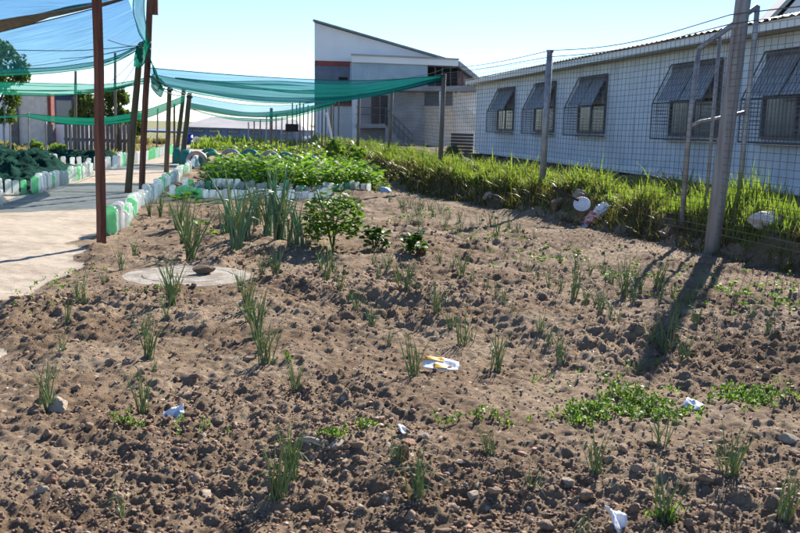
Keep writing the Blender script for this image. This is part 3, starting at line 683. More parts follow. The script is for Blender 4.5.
# low left net
n3 = empty('shade_net', GH(60, 160), 'low green shade net strung on thin stakes across the left background', 'shade net')
net_part('net_sheet', [D(27, 113.5, 27), D(60, 116.5, 27), D(100, 117.5, 26.8), D(145, 110, 26.6), D(184, 96, 26.5)], [D(27, 117, 27.3), D(60, 123.5, 27.3), D(100, 125, 27.1), D(145, 118.5, 26.9), D(184, 102, 26.7)], M['net_thick'], n3, .02, nv=10, wr=.05, seed=41)
net_part('net_sheet', [D(-20, 116, 27.5), D(0, 116, 27.3), D(27, 114.5, 27)], [D(-20, 118, 27.6), D(0, 118.3, 27.5), D(27, 116.5, 27.2)], M['net'], n3, .01, 12, 5, .02, 44)
# overhead left canopy
n4 = empty('shade_net', GH(30, 250), 'blue green shade net roof spread overhead in the top left corner', 'shade net')
band_t = [D(-70, 37, 10.2), D(0, 20.5, 10.8), D(60, 11, 11.6), D(100, 3.5, 12.4), D(128, -3, 13)]
band_b = [D(-70, 51, 10.4), D(0, 32, 11), D(60, 17.5, 11.8), D(100, 7, 12.5), D(128, -1.5, 13)]
net_part('net_sheet', [D(-120, -75, 6.2), D(0, -80, 6.5), D(80, -70, 7.2), D(135, -40, 9)], band_t, M['net_thin'], n4, .12, wr=.04, seed=51, hemm=M['tan_net'])
net_part('hem_band', band_t, band_b, M['tan_net'], n4, .0, nv=8, wr=.03, seed=55, hem=False)
far_e = [D(-70, 79, 21), D(0, 74, 20.5), D(60, 70, 19.5), D(105, 63, 17.5), D(146, 43, 15.6)]
net_part('net_sheet', band_b, far_e, M['net_thin'], n4, .10, wr=.03, seed=58, hemm=M['tan_net'])
net_part('net_fold', [D(-70, 74, 20.8), D(0, 69, 20.3), D(60, 66.5, 19.3), D(105, 60.5, 17.3), D(146, 42, 15.55)], [D(-70, 80, 21.2), D(0, 75.5, 20.6), D(60, 71.5, 19.6), D(105, 65, 17.6), D(146, 45, 15.6)], M['net'], n4, .0, nv=8, wr=.02, seed=60)
net_part('net_fold', [D(-70, 81, 23), D(0, 82, 22.5), D(60, 84.5, 21.5), D(110, 85.5, 19.5), D(150, 77, 16.5)], [D(-70, 94, 23.2), D(0, 94.5, 22.7), D(60, 95, 21.7), D(110, 91, 19.7), D(150, 82, 16.6)], M['net'], n4, .0, nv=12, wr=.05, seed=63)
net_part('net_gather', [D(135, -12, 14.6), D(133, 12, 15), D(138, 30, 15.3), D(145, 42, 15.5)], [D(145, -12, 14.9), D(144, 10, 15.2), D(146, 25, 15.4), D(148, 45, 15.5)], M['net'], n4, .0, 24, 8, .05, 66)
net_part('net_gather', [D(143, 40, 15.5), D(136, 55, 15.5), D(134, 66, 15.6)], [D(150, 44, 15.5), D(144, 60, 15.5), D(140, 68, 15.7)], M['net_thick'], n4, .0, 14, 7, .06, 69)
for (x, y, dd) in ((15, 68, 20), (60, 59, 19), (108, 84, 19.4), (104, 62, 17.5), (122, 84, 18.5), (108, 40, 14), (5, 50, 14)):
    a = D(146, 45, 15.6); b = D(x, y, dd); cord([a, a.lerp(b, .5)-Vector((0, 0, .05)), b], n4, .006)

# ------------------------------------------------------------------ manhole
mp = G(187, 277)
mh = empty('manhole_cover', (mp.x, mp.y, H(mp.x, mp.y)+.01), 'round pale concrete manhole cover set in the soil left of the leeks', 'manhole')
mr = 64/FPX*mp.length*.985
zm = .0; mh.location.z = zm-.002
def disc(prof, n=48, wob=0, seed=1):
    r_ = random.Random(seed); m = MB(); vs_ = []; off = [1+r_.uniform(-wob, wob) for _ in range(n)]
    for (r, z) in prof:
        for k in range(n): th = 2*math.pi*k/n; vs_.append((r*off[k]*math.cos(th), r*off[k]*math.sin(th), z))
    fs = [(i*n+k, i*n+(k+1) % n, (i+1)*n+(k+1) % n, (i+1)*n+k) for i in range(len(prof)-1) for k in range(n)]+[tuple(range((len(prof)-1)*n, len(prof)*n))]
    return m.add(vs_, fs)
disc([(mr, -.12), (mr, .004), (mr*.98, .016), (mr*.71, .022), (mr*.70, .016)], 56, .022).build('rim', M['concrete'], mh)
disc([(mr*.692, .0), (mr*.692, .018), (mr*.68, .023), (mr*.3, .025), (mr*.29, .021), (mr*.27, .021), (mr*.26, .026), (.01, .026)], 56, .006, 2).build('lid', M['concrete'], mh)
rock('stone', 204, 275, 19, M['clod'], 'brown stone lying on the manhole cover', flat=.55, seed=3, asp=(1.1, .7, 1), sink=.0)
bpy.data.objects['stone'].location.z = zm+.06

# ------------------------------------------------------------------ stones and litter
for (px, py, w_, mk, lb, nm, fl, sd_, asp) in [
    (60, 411, 30, 'pale_stone', 'large pale wedge-shaped stone beside the leftmost front onion', 'stone', .6, 4, (1, .6, .8)),
    (36, 415, 16, 'clod', 'dark round clod left of the pale wedge stone', 'clod', .8, 5, (1, 1, 1)),
    (152, 430, 11, 'red_stone', 'small reddish pebble below the plastic scrap on the left', 'pebble', .7, 6, (1, 1, 1)),
    (313, 438, 32, 'pale_stone', 'long pale flat stone behind the tallest front onion', 'stone', .35, 7, (1.1, .45, 1)),
    (337, 443, 24, 'pale_stone', 'pale flat stone right of the long pale stone', 'stone', .35, 8, (1, .5, 1)),
    (325, 439, 15, 'clod', 'dark clod resting on the long pale stone', 'clod', .8, 9, (1, 1, 1)),
    (403, 459, 17, 'clod', 'brown upright stone behind the front middle onion', 'stone', .95, 10, (.8, .8, 1.1)),
    (408, 443, 20, 'red_stone', 'flat reddish stone above the brown upright stone', 'stone', .35, 11, (1, .7, 1)),
    (425, 437, 12, 'pale_stone', 'small white stone right of the flat reddish stone', 'stone', .6, 12, (1, 1, 1)),
    (473, 496, 18, 'pale_stone', 'pale flat stone right of the front middle onion', 'stone', .4, 13, (1, .7, 1)),
    (460, 462, 11, 'pale_stone', 'left of two small pale stones in the front middle', 'stone', .5, 14, (1, 1, 1)),
    (493, 462, 12, 'pale_stone', 'right of two small pale stones in the front middle', 'stone', .5, 15, (1, .8, 1)),
    (567, 482, 15, 'pale_stone', 'pale stone beside the front onion left of the weed patch', 'stone', .5, 16, (1, .8, 1)),
    (553, 425, 12, 'pale_stone', 'pale stone at the left end of the large weed patch', 'stone', .6, 17, (1, .7, 1)),
    (206, 495, 26, 'pale_stone', 'thin pale slab stone in the front left soil', 'stone', .22, 18, (1, .5, 1)),
    (40, 493, 15, 'pale_stone', 'pale block stone with a rusty side at the front left', 'stone', .75, 19, (1, .8, 1)),
    (52, 482, 13, 'red_stone', 'round reddish stone behind the pale block stone', 'stone', .8, 20, (1, 1, 1)),
    (790, 444, 20, 'pale_stone', 'white flat stone at the right picture edge', 'stone', .45, 21, (1, .6, 1)),
    (744, 489, 14, 'pale_stone', 'pale stone below the right front onion', 'stone', .35, 22, (1, .6, 1)),
    (684, 490, 13, 'clod', 'brown stone left of the right front onion', 'stone', .7, 23, (1, .8, 1)),
    (640, 318, 10, 'pale_stone', 'pale stone in the middle right soil', 'stone', .45, 24, (1, .7, 1)),
    (760, 222, 44, 'pale_stone', 'big pale boulder in the grass right of the thick post', 'boulder', .7, 25, (1, .8, .8)),
    (730, 240, 24, 'pale_stone', 'pale stone between the thick post and the big boulder', 'stone', .7, 26, (1, .8, .8)),
    (556, 218, 17, 'clod', 'grey stone at the foot of the bank under the slim fence post', 'stone', .9, 27, (1, .8, 1)),
    (529, 211, 14, 'pale_stone', 'pale stone at the foot of the bank left of the slim fence post', 'stone', .8, 28, (1, .8, 1)),
    (490, 206, 16, 'pale_stone', 'flat pale stone at the bank foot further left', 'stone', .5, 29, (1, .8, 1)),
    (668, 240, 18, 'clod', 'dark stone at the bank foot left of the thick post', 'stone', .8, 30, (1, .8, 1)),
    (580, 222, 15, 'pale_stone', 'grey stone beneath the round white plate', 'stone', .8, 31, (1, .8, 1)),
    (356, 470, 10, 'clod', 'dark small stone in the bare front soil', 'stone', .7, 32, (1, .9, 1)),
    (312, 477, 13, 'clod', 'dark block stone right of the tallest front onion', 'stone', .9, 33, (.8, .8, 1))]:
    rock(nm, px, py, w_, M[mk], lb, 'stone' if nm != 'clod' else 'clod', fl, sd_, asp)
def sheet(name, px, py, w_, h_, mat, label, cat='litter', rz=0, tilt=(0, 0), lift=.012, seed=0, parent=None, curl=.25, parts=()):
    p = GH(px, py); d = math.hypot(p.x, p.y); w = w_/FPX*d; h = h_
    e = empty(name, (p.x, p.y, H(p.x, p.y)+lift), label, cat); e.rotation_euler = (tilt[0], tilt[1], rz)
    def patch(nm, u0, u1, v0, v1, mt, up):
        rows = []
        for j in range(7):
            row = []
            for i in range(9):
                u = u0+(u1-u0)*i/8; v = v0+(v1-v0)*j/6
                z = curl*h*(math.sin(u*4.2+seed)*.4+math.cos(v*3.3+seed*2)*.35+.2*math.sin(u*9+v*7+seed))
                row.append((w*(u-.5)*(1-.08*abs(math.sin(v*4+seed))), h*((v-.5)*(1-.35*max(0, u-.55)/.45)+.12*(u-.5)), z+up))
            rows.append(row)
        m = MB(); m.grid(rows)
        bm = bmesh.new(); me = m.mesh(mt, True); bm.from_mesh(me); bmesh.ops.solidify(bm, geom=bm.faces[:], thickness=.003); bm.to_mesh(me); bm.free()
        return link(nm, me, e)
    patch('sheet', 0, 1, 0, 1, mat, 0)
    for (nm, u0, u1, v0, v1, mt) in parts: patch(nm, u0, u1, v0, v1, mt, .0025)
    return e
sheet('packet', 441, 371, 38, .115, M['paper'], 'crumpled white and yellow food packet lying in the soil in the centre', 'packet', rz=-.3, tilt=(.30, .03), lift=.04, seed=1, curl=.12, parts=[('yellow_stripe', .0, .55, .70, 1., M['yellow']), ('yellow_mark', .3, .7, .12, .5, M['yellow']), ('brown_mark', .66, .8, .3, .5, M['clod'])])
sheet('paper_scrap', 616, 528, 26, .09, M['paper'], 'crumpled white paper scrap at the bottom picture edge', 'paper', rz=.4, tilt=(.5, .2), lift=.03, seed=2, curl=.4)
sheet('paper_scrap', 693, 409, 17, .07, M['paper'], 'white paper scrap behind the large weed patch', 'paper', rz=-.7, tilt=(.6, .3), lift=.025, seed=3)
sheet('plastic_scrap', 174, 417, 21, .08, M['paper'], 'pale torn plastic scrap in the front left soil', 'litter', rz=.2, tilt=(.3, 0), lift=.02, seed=4, curl=.5, parts=[('blue_mark', .5, .8, .3, .6, M['blue_print'])])
sheet('plastic_scrap', 790, 262, 26, .1, M['paper'], 'white torn plastic at the foot of the bank by the right edge', 'litter', rz=1.1, tilt=(.9, .1), lift=.04, seed=5, curl=.5)
sheet('plastic_scrap', 386, 193, 13, .2, M['blue_print'], 'bluish plastic scrap at the far bank foot', 'litter', rz=.1, tilt=(.8, .1), lift=.06, seed=6, curl=.5)
sheet('plastic_scrap', 640, 221, 15, .14, M['blue_print'], 'pale blue plastic scrap in the bank grass right of the red bag', 'litter', rz=.2, tilt=(1.0, .1), lift=.08, seed=7, curl=.5)
sheet('plastic_scrap', 402, 437, 10, .05, M['paper'], 'tiny white scrap between the front middle stones', 'litter', rz=.6, tilt=(.5, .1), lift=.02, seed=8)
bo = bpy.data.objects['boulder']; rkx = float(foot_x(8.85))+.36; bo.location = (rkx, 8.85, H(rkx, 8.85)+.07); bo.scale = (.21, .16, .15); bo.rotation_euler = (.1, .05, -.5); bo.data.materials[0] = M['white_rock']
# red and white bag on the bank face: slumped sack
bgp = D(594, 216, 12.6); bgo = empty('plastic_bag', (bgp.x, bgp.y, bgp.z-.15), 'crumpled red and white plastic bag on the bank beside the white plate', 'bag')
def crumple(nm, mat, c, ax, seed):
    bm = bmesh.new(); bmesh.ops.create_icosphere(bm, subdivisions=4, radius=1)
    P = np.array([list(v.co) for v in bm.verts]); n = np.abs(fbm(P[:, 0]*2.2+P[:, 2]*1.7+seed, P[:, 1]*2.2-P[:, 2]+seed, seed, 4))*1.5
    for v, q in zip(bm.verts, n): v.co = Vector((v.co.x*ax[0], v.co.y*ax[1], v.co.z*ax[2]))*(1.15-q)
    me = bpy.data.meshes.new(nm); bm.to_mesh(me); bm.free(); me.materials.append(mat); o = link(nm, me, bgo, c); o.rotation_euler = (.2, -.75, .2); return o
crumple('body', M['red_print'], (.0, 0, .12), (.20, .11, .09), 3)
crumple('white_fold', M['paper'], (.10, .0, .24), (.13, .09, .07), 8)
crumple('blue_fold', M['blue_print'], (-.14, -.04, .0), (.08, .06, .03), 12)
lid_c = D(582, 204, 12.9); ld = empty('plastic_plate', lid_c, 'round white plastic plate lying tilted on the bank grass', 'plate'); ld.rotation_euler = (R(50), R(8), R(-25))
disc([(.115, -.018), (.122, -.01), (.122, .008), (.112, .014), (.104, .006), (.02, .004)], 32).build('rim', M['paper'], ld, True)
disc([(.06, .004), (.06, .011), (.05, .011), (.005, .009)], 24).build('raised_centre', M['paper'], ld, True)
sk = empty('stick', D(554, 188, 13.2), 'short dark stick lying on the grass left of the round plate', 'stick')
m = MB(); m.tube([Vector(), (D(566, 194.5, 13)-D(554, 188, 13.2)), (D(578, 200, 12.8)-D(554, 188, 13.2))], [.028, .024, .02], 8, True, .1); m.build('shaft', M['stick'], sk)
m = MB(); q = D(562, 192, 13.05)-D(554, 188, 13.2); m.tube([q, q+Vector((.03, -.02, .05))], [.012, .006], 6); m.build('twig_stub', M['stick'], sk)

# ------------------------------------------------------------------ bottles
def bottle_mesh(mat, kind):
    prof = [(.012, -.02), (.03, .0), (.052, .04), (.054, .10), (.049, .115), (.053, .13), (.054, .21), (.050, .225), (.054, .24), (.054, .265)] if kind else \
           [(.012, -.02), (.03, .0), (.05, .05), (.052, .13), (.046, .16), (.046, .19), (.052, .22), (.053, .262)]
    n = 15; m = MB(); vs_ = []
    for r, z in prof:
        for k in range(n): th = 2*math.pi*k/n; vs_.append((r*math.cos(th), r*math.sin(th), z))
    zt = prof[-1][1]
    for r, dz in ((.050, .016), (.040, .029), (.022, .034)):           # petaloid foot, turned upwards
        for k in range(n):
            th = 2*math.pi*k/n; pz = dz*(1 if k % 3 != 0 else .72); vs_.append((r*math.cos(th), r*math.sin(th), zt+pz))
    L = len(prof)+3
    fs = [(i*n+k, i*n+(k+1) % n, (i+1)*n+(k+1) % n, (i+1)*n+k) for i in range(L-1) for k in range(n)]+[tuple(range((L-1)*n, L*n))]
    return m.add(vs_, fs).mesh(mat, True, 'bottle')
BM = {(c, k): bottle_mesh(M[c], k) for c in ('b_clear', 'b_white', 'b_green') for k in (0, 1)}
CN = {'b_clear': 'clear', 'b_white': 'milky white', 'b_green': 'green'}
def bottle(x, y, c, where, group, label=None, s=1., hh=0, zs=1.):
    o = link('plastic_bottle', BM[(c, random.randint(0, 1))]); o.location = (x, y, H(x, y)-.015+hh)
    o.rotation_euler = (random.uniform(-.10, .10), random.uniform(-.10, .10), random.uniform(0, 6)); q = s*random.uniform(.88, 1.06); o.scale = (q, q, q*zs*random.uniform(.82, 1.08))
    tag(o, label or f'{CN[c]} upturned plastic bottle {where}', 'bottle', group)
def pick(wts): return random.choices(['b_clear', 'b_white', 'b_green'], wts)[0]
def nth(i): return f"{i}{'th' if 10 <= i % 100 <= 20 else {1: 'st', 2: 'nd', 3: 'rd'}.get(i % 10, 'th')}"
g = 'bottles edging the right side of the path'
y = 10.3; i = 0
while y < 27:
    c = pick((.62, .22, .16)) if i > 4 else ('b_green', 'b_clear', 'b_clear', 'b_white', 'b_green')[i]
    if i == 0: bottle(G(111.5, 236).x, G(111.5, 236).y, c, '', g, 'green upturned plastic bottle nearest the thick reddish post', 1.22)
    else: bottle(-1.66+.2*max(0, 1-(y-10)/2)+.05*math.sin(y*1.7)+random.uniform(-.03, .03), y, c, f'along the right path edge, {nth(i+1)} from the reddish post', g, None, 1.02, zs=.9 if y > 11 else 1.05)
    y += (.098 if y < 16 else .16)*random.uniform(.85, 1.2); i += 1
g = 'bottles edging the first left bed'
for i in range(13): bottle(-3.62+random.uniform(-.02, .02), 13.7-i*.12, pick((.3, .7, 0)), f'edging the leftmost near bed, {nth(i+1)} from its corner', g, None, 1.1)
for i in range(7): bottle(-3.75-i*.125, 13.75+random.uniform(-.02, .02), pick((.3, .7, 0)), f'across the leftmost near bed, {nth(i+1)} from its corner', g, None, 1.1)
g = 'bottles edging the netted left bed'
for i in range(38):
    lab = 'green upturned plastic bottle at the near corner of the netted left bed' if i == 0 else None
    bottle(-3.7+random.uniform(-.03, .03), 16.15+i*.155+random.uniform(-.03, .03), 'b_green' if i == 0 else pick((.45, .3, .25)), f'beside the netted left bed, {nth(i+1)} from its near corner', g, lab, 1.2 if i == 0 else 1.1)
for i in range(4): bottle(-3.84-i*.125, 16.1, 'b_green' if i < 1 else 'b_clear', f'across the near end of the netted bed, {nth(i+1)} from the corner', g)
g = 'bottles behind the netted left bed'
for i in range(24): bottle(-3.8-i*.2, 24.3+random.uniform(-.04, .04), pick((.4, .4, .2)), f'behind the netted left bed, {nth(i+1)} from the path', g, None, 1.25)
g = 'bottles edging the far left bed'
for i in range(28): bottle(-3.72+random.uniform(-.05, .05)+.02*i, 24.5+i*.5, pick((.5, .25, .25)), f'edging the far left bed, {nth(i+1)} from its near corner', g, None, 1.35)
g = 'bottles in the cross row'
for i in range(34): bottle(-1.3+i*.108+random.uniform(-.02, .02), 17.85+.03*math.sin(i*.7)+random.uniform(-.02, .02), pick((.6, .2, .2)), f'right in front of the leaf bed, {nth(i+1)} from the left', g+' back', None, 1.05, zs=.6)
for i in range(25): bottle(-1.35+i*.112+random.uniform(-.02, .02), 15.8+.04*math.sin(i*.9)+random.uniform(-.02, .02), pick((.65, .2, .15)), f'in the row behind the leeks, {nth(i+1)} from the left', g+' front', None, 1.05, zs=.6)
# white bags on the path corner near the tyres
# ------------------------------------------------------------------ half tyres
def half_tyre(p, rz, mat, label, Ro=.31, wdt=.11, group='half buried painted tyres', cz=.25):
    t = empty('half_tyre', (p.x, p.y, cz), label, 'tyre', group, rz)
    n = 24; ex = math.asin(min(.99, (cz+.03)/Ro)); prof = [(-wdt*.72, .62), (-wdt, .72), (-wdt, .9), (-wdt*.75, .985), (-wdt*.3, 1), (wdt*.3, 1), (wdt*.75, .985), (wdt, .9), (wdt, .72), (wdt*.72, .62)]
    rows = []
    for i in range(n+1):
        th = -ex+(math.pi+2*ex)*i/n; rows.append([(Ro*r*math.cos(th), yq, Ro*r*math.sin(th)) for yq, r in prof])
    m = MB(); m.grid(rows); m.build('casing', mat, t, True)
    rows = [[(Ro*r*.995*math.cos(-ex+(math.pi+2*ex)*i/n), yq, Ro*r*.995*math.sin(-ex+(math.pi+2*ex)*i/n)) for yq, r in ((-wdt*.7, .63), (-wdt*.6, .9), (0, .95), (wdt*.6, .9), (wdt*.7, .63))] for i in range(n+1)]
    m = MB(); m.grid(rows); m.build('inner_liner', M['tyre_in'], t, True)
    return t
TY = [(197, 163, 26.5, 'tyre_white', 'white half buried tyre at the left end, next to the edge-on green tyres'), (209, 161, 28.2, 'tyre_green', 'green half buried tyre, rear one of the first green pair'), (213, 164, 26.8, 'tyre_green', 'green half buried tyre, front one of the first green pair'),
      (231, 161, 28, 'tyre_white', 'white half buried tyre between the green pair and the teal tyre'), (250, 162, 28, 'tyre_blue', 'teal half buried tyre left of the pinkish white one'), (270, 163, 28, 'tyre_white', 'pinkish white half buried tyre in the middle of the tyre row'),
      (275, 165, 27, 'tyre_blue', 'low teal half buried tyre just in front of the pinkish one'), (286, 164, 27.5, 'tyre_green', 'green half buried tyre left of the dirty white one'), (296, 167, 26.5, 'tyre_white', 'dirty white half buried tyre near the right end'), (312.5, 169, 26, 'tyre_blue', 'teal half buried tyre at the right end of the row')]
for (px, py, dd, mk, lb) in TY:
    dd -= 2.2; p = D(px, 150, dd); half_tyre(p, random.uniform(-.25, .25)-.15, M[mk], lb, random.uniform(.28, .31) if px != 275 else .24, cz=max(.12, D(px, py-14.5, dd).z-.35))
for (px, dd, lb) in ((178.5, 28.4, 'green half buried tyre seen edge-on, the farther of two by the leaning poles'), (187, 26.4, 'green half buried tyre seen edge-on, the nearer of two by the leaning poles')):
    p = D(px, 150, dd); half_tyre(p, R(84), M['tyre_green'], lb, .40, .13, cz=.08)

# ------------------------------------------------------------------ leaf building
def leaf_quad(L, W, bend, fold=.15, n=4):
    rows = []
    for i in range(n+1):
        s = i/n; w = W*math.sin(math.pi*min(.98, (s*.92+.04)))**.7; ang = bend*s
        x = L*s*math.cos(ang*.6); z = L*s*math.sin(.75)-L*.5*bend*s*s
        rows.append([(x, -w, z+fold*w), (x, 0, z), (x, w, z+fold*w)])
    return rows
def leafy_mesh(seed, mat, nl, L, W, hgt, spread, upright=.6, stem=True):
    r_ = random.Random(seed); m = MB()
    for i in range(nl):
        th = r_.uniform(0, 6.283); ll = L*r_.uniform(.6, 1.1); ww = W*r_.uniform(.7, 1.15); el = r_.uniform(.15, upright*1.5); rad = spread*math.sqrt(r_.random()); zz = hgt*r_.uniform(.25, 1)*(1-.35*rad/max(spread, .01))
        ph = r_.uniform(0, 6.283); bx, by = rad*math.cos(th), rad*math.sin(th); R_ = Matrix.Rotation(ph if r_.random() < .4 else th, 3, 'Z') @ Matrix.Rotation(-el+.75, 3, 'Y') @ Matrix.Rotation(r_.uniform(-.6, .6), 3, 'X')
        rows = [[R_ @ Vector(p)+Vector((bx, by, zz)) for p in row] for row in leaf_quad(ll, ww, r_.uniform(.3, 1.1), .2, 3)]
        m.grid(rows)
        if stem and i % 2 == 0: m.tube([(bx*.15, by*.15, 0), (bx*.7, by*.7, zz*.6), (bx, by, zz)], .004, 3, False)
    return m.mesh(mat, True, 'leaves')
SP = [leafy_mesh(200+i, M['spinach'], 60, .14, .042, .50, .23) for i in range(5)]
SF = [leafy_mesh(230+i, M['spinach_far'], 34, .16, .05, .34, .24) for i in range(3)]
def leafy(x, y, me, label, group, s=1, name='leafy_plant', cat='plant'):
    o = link(name, me); o.location = (x, y, H(x, y)-.02); o.rotation_euler.z = random.uniform(0, 6.28); o.scale = (s, s, s*random.uniform(.85, 1.12)); tag(o, label, cat, group); return o
yy_ = 18.35; cnt = 0
while yy_ < 23.6:
    x = -.72+random.uniform(-.1, .1); xr = float(np.interp(yy_, [18, 20, 26], [2.35, 2.75, 2.6]))
    while x < xr:
        front = yy_ < 18.8; cnt = cnt+1 if front else 0
        leafy(x, yy_+random.uniform(-.12, .12), random.choice(SP), f'leafy green vegetable in the front row of the dense bed, {nth(cnt)} from the left' if front else 'leafy green vegetable plant inside the dense bed behind its front row', 'front row of the dense leaf bed' if front else 'plants of the dense leaf bed', random.uniform(.95, 1.25)); x += .35
    yy_ += .46
for q in range(9):
    p = GH(372-q*3, 188-q*.2); leafy(2.3+random.uniform(-.1, .35), 18.4+q*.35, random.choice(SP), 'leafy green vegetable plant at the ragged right end of the dense bed', 'ragged right end of the dense bed', .75)
for q in range(46): leafy(random.uniform(-1.2, 3.6), random.uniform(30, 44), random.choice(SF), 'yellow green crop plant in the far bed behind the tyres', 'far crop bed behind the tyres', random.uniform(1, 1.5))
# squash-like plants between the cross rows, by the path
for i, (px, py, s, lb) in enumerate([(176, 200, .75, 'broad leaved plant beside the path bottles, nearest the post side'), (188, 196, .7, 'broad leaved plant by the left end of the front bottle row'), (201, 202, .6, 'broad leaved plant in front of the front bottle row'), (205, 226, .6, 'low broad leaved plant left of the leek clumps'), (216, 232, .55, 'low yellowing leafy plant beside the leek clumps')]):
    p = GH(px, py); leafy(p.x, p.y, leafy_mesh(260+i, M['spinach'], 16, .17, .075, .16, .2), lb, None, s*1.1, 'broad_leaf_plant')
# chard bush and two pepper plants
def bush(name, px, py, hpx, wpx, mat, label, nl, L, W, seed, lean=0, fruit=None):
    p = GH(px, py); d = p.length; h = hpx/FPX*d; sp = wpx/FPX*d/2
    e = empty(name, p, label, 'plant'); m = MB(); r_ = random.Random(seed)
    for q in range(5):
        a = r_.uniform(0, 6.28); m.tube([(0, 0, -.02), (sp*.25*math.cos(a), sp*.25*math.sin(a), h*.4), (sp*.6*math.cos(a)+lean*h, sp*.6*math.sin(a), h*.85)], [.009, .007, .004], 5)
    m.build('stem', mat, e)
    mm = leafy_mesh(seed, mat, nl, L, W, h*.92, sp*.85, .6, False); o = link('foliage', mm, e)
    if lean:
        for v in mm.vertices: v.co.x += lean*v.co.z
    if fruit:
        m = MB(); m.tube([(0, 0, 0), (0, 0, -.01), (0, 0, -.03), (0, 0, -.05), (0, 0, -.062)], [.006, .02, .024, .016, .003], 10); f = m.build('fruit', M['red_fruit'], e, True); f.location = fruit
    return e
bush('leafy_bush', 333, 250, 76, 64, M['bush'], 'tall bright green bushy plant right of the leek clumps', 620, .072, .032, 301)
bush('leafy_bush', 318, 240, 34, 30, M['spinach'], 'smaller leafy plant tucked left of the tall bushy plant', 60, .08, .03, 305)
bush('pepper_plant', 375, 250, 30, 27, M['pepper'], 'dark green bushy plant, left of the two low dark ones', 110, .085, .034, 302)
bush('pepper_plant', 411, 257, 32, 24, M['pepper'], 'dark green leaning plant with a red fruit, right of the two low dark ones', 95, .085, .034, 303, .2, (.08, -.09, .10))

# ------------------------------------------------------------------ onions and leeks
def blade(seed, L=1, w=.012):                 # a hollow onion leaf, unit length, curving
    r_ = random.Random(seed); b = r_.uniform(.02, .32); kink = r_.random() < .2; m = MB(); pts = []; rad = []
    n = 7
    for i in range(n+1):
        s = i/n; x = b*s*s; z = s*(1-.25*b*s)
        if kink and s > .6: x += (s-.6)*.9; z -= (s-.6)*1.05
        pts.append((x, .04*math.sin(s*3+seed), z)); rad.append(w*(1.0-.15*s if s < .5 else .925*(1-(s-.5)*1.75)) if i < n else w*.08)
    m.tube(pts, rad, 4, False); return m
BL = [blade(400+i, 1, .0125).mesh(M['onion'], True, 'leaf') for i in range(12)]
BT = [blade(420+i, 1, .009).mesh(M['onion'], True, 'leaf') for i in range(8)]
BD = [blade(430+i, 1, .012).mesh(M['onion_dry'], True, 'leaf') for i in range(4)]
LK = [blade(440+i, 1, .014).mesh(M['leek'], True, 'leaf') for i in range(8)]
def clump_specs(n, h, rad, tilt=.32, r_=random):
    out = []
    for i in range(n):
        a = r_.uniform(0, 6.283); rr = rad*math.sqrt(r_.random()); l = h*r_.uniform(.55, 1.05) if i else h
        out.append(((rr*math.cos(a), rr*math.sin(a), -.012), (0, r_.uniform(.02, tilt), r_.uniform(0, 6.283)), l))
    return out
def merge_mesh(items, mat):                   # items: (mesh, loc, rot, scale)
    m = MB()
    for me, loc, rot, s in items:
        from mathutils import Euler
        T = Matrix.Translation(loc) @ Euler(rot).to_matrix().to_4x4() @ Matrix.Scale(s, 4)
        m.add([T @ v.co for v in me.vertices], [tuple(p.vertices) for p in me.polygons])
    return m.mesh(mat, True, 'leaves')
ORD = ['nearest', 'second nearest', 'third nearest', 'fourth nearest', 'fifth nearest', 'sixth nearest', 'seventh nearest', 'eighth nearest', 'ninth nearest', 'tenth nearest', 'eleventh nearest', 'twelfth nearest', 'thirteenth nearest', 'fourteenth nearest', 'fifteenth nearest', 'sixteenth nearest']
def onion(px, py, hpx, label, lib=None, n=None, name='onion_plant', cat='onion', rad=.025, grp='onion clumps in the tilled soil', tilt=.3):
    p = GH(px, py); h = hpx/FPX*p.length*((1.3 if hpx < 40 else 1.2) if name == 'onion_plant' else 1.4); n = int((n or max(5, int(4+hpx*.2+random.uniform(0, 5))))*1.5)
    lib = lib or random.choice((BL, BL+BT, BL+BT+BT)); specs = clump_specs(n, h, rad, tilt)
    e = empty(name, p, label, cat, grp)
    if hpx >= 27:
        for i, (l, r_, s) in enumerate(specs):
            o = link('leaf', random.choice(lib if i % 7 != 5 else BD), e); o.location = l; o.rotation_euler = r_; o.scale = (max(s, .16) if s < .16 else s,)*2+(s,)
    else:
        link('leaves', merge_mesh([(random.choice(lib), l, r_, s) for l, r_, s in specs], M['onion'] if lib is not LK else M['leek']), e)
    q = MB(); q.tube([(0, 0, -.03), (0, 0, -.01), (0, 0, .008), (0, 0, .02)], [.007, .011, .009, .004], 7); q.build('bulb', M['bulb'], e, True)
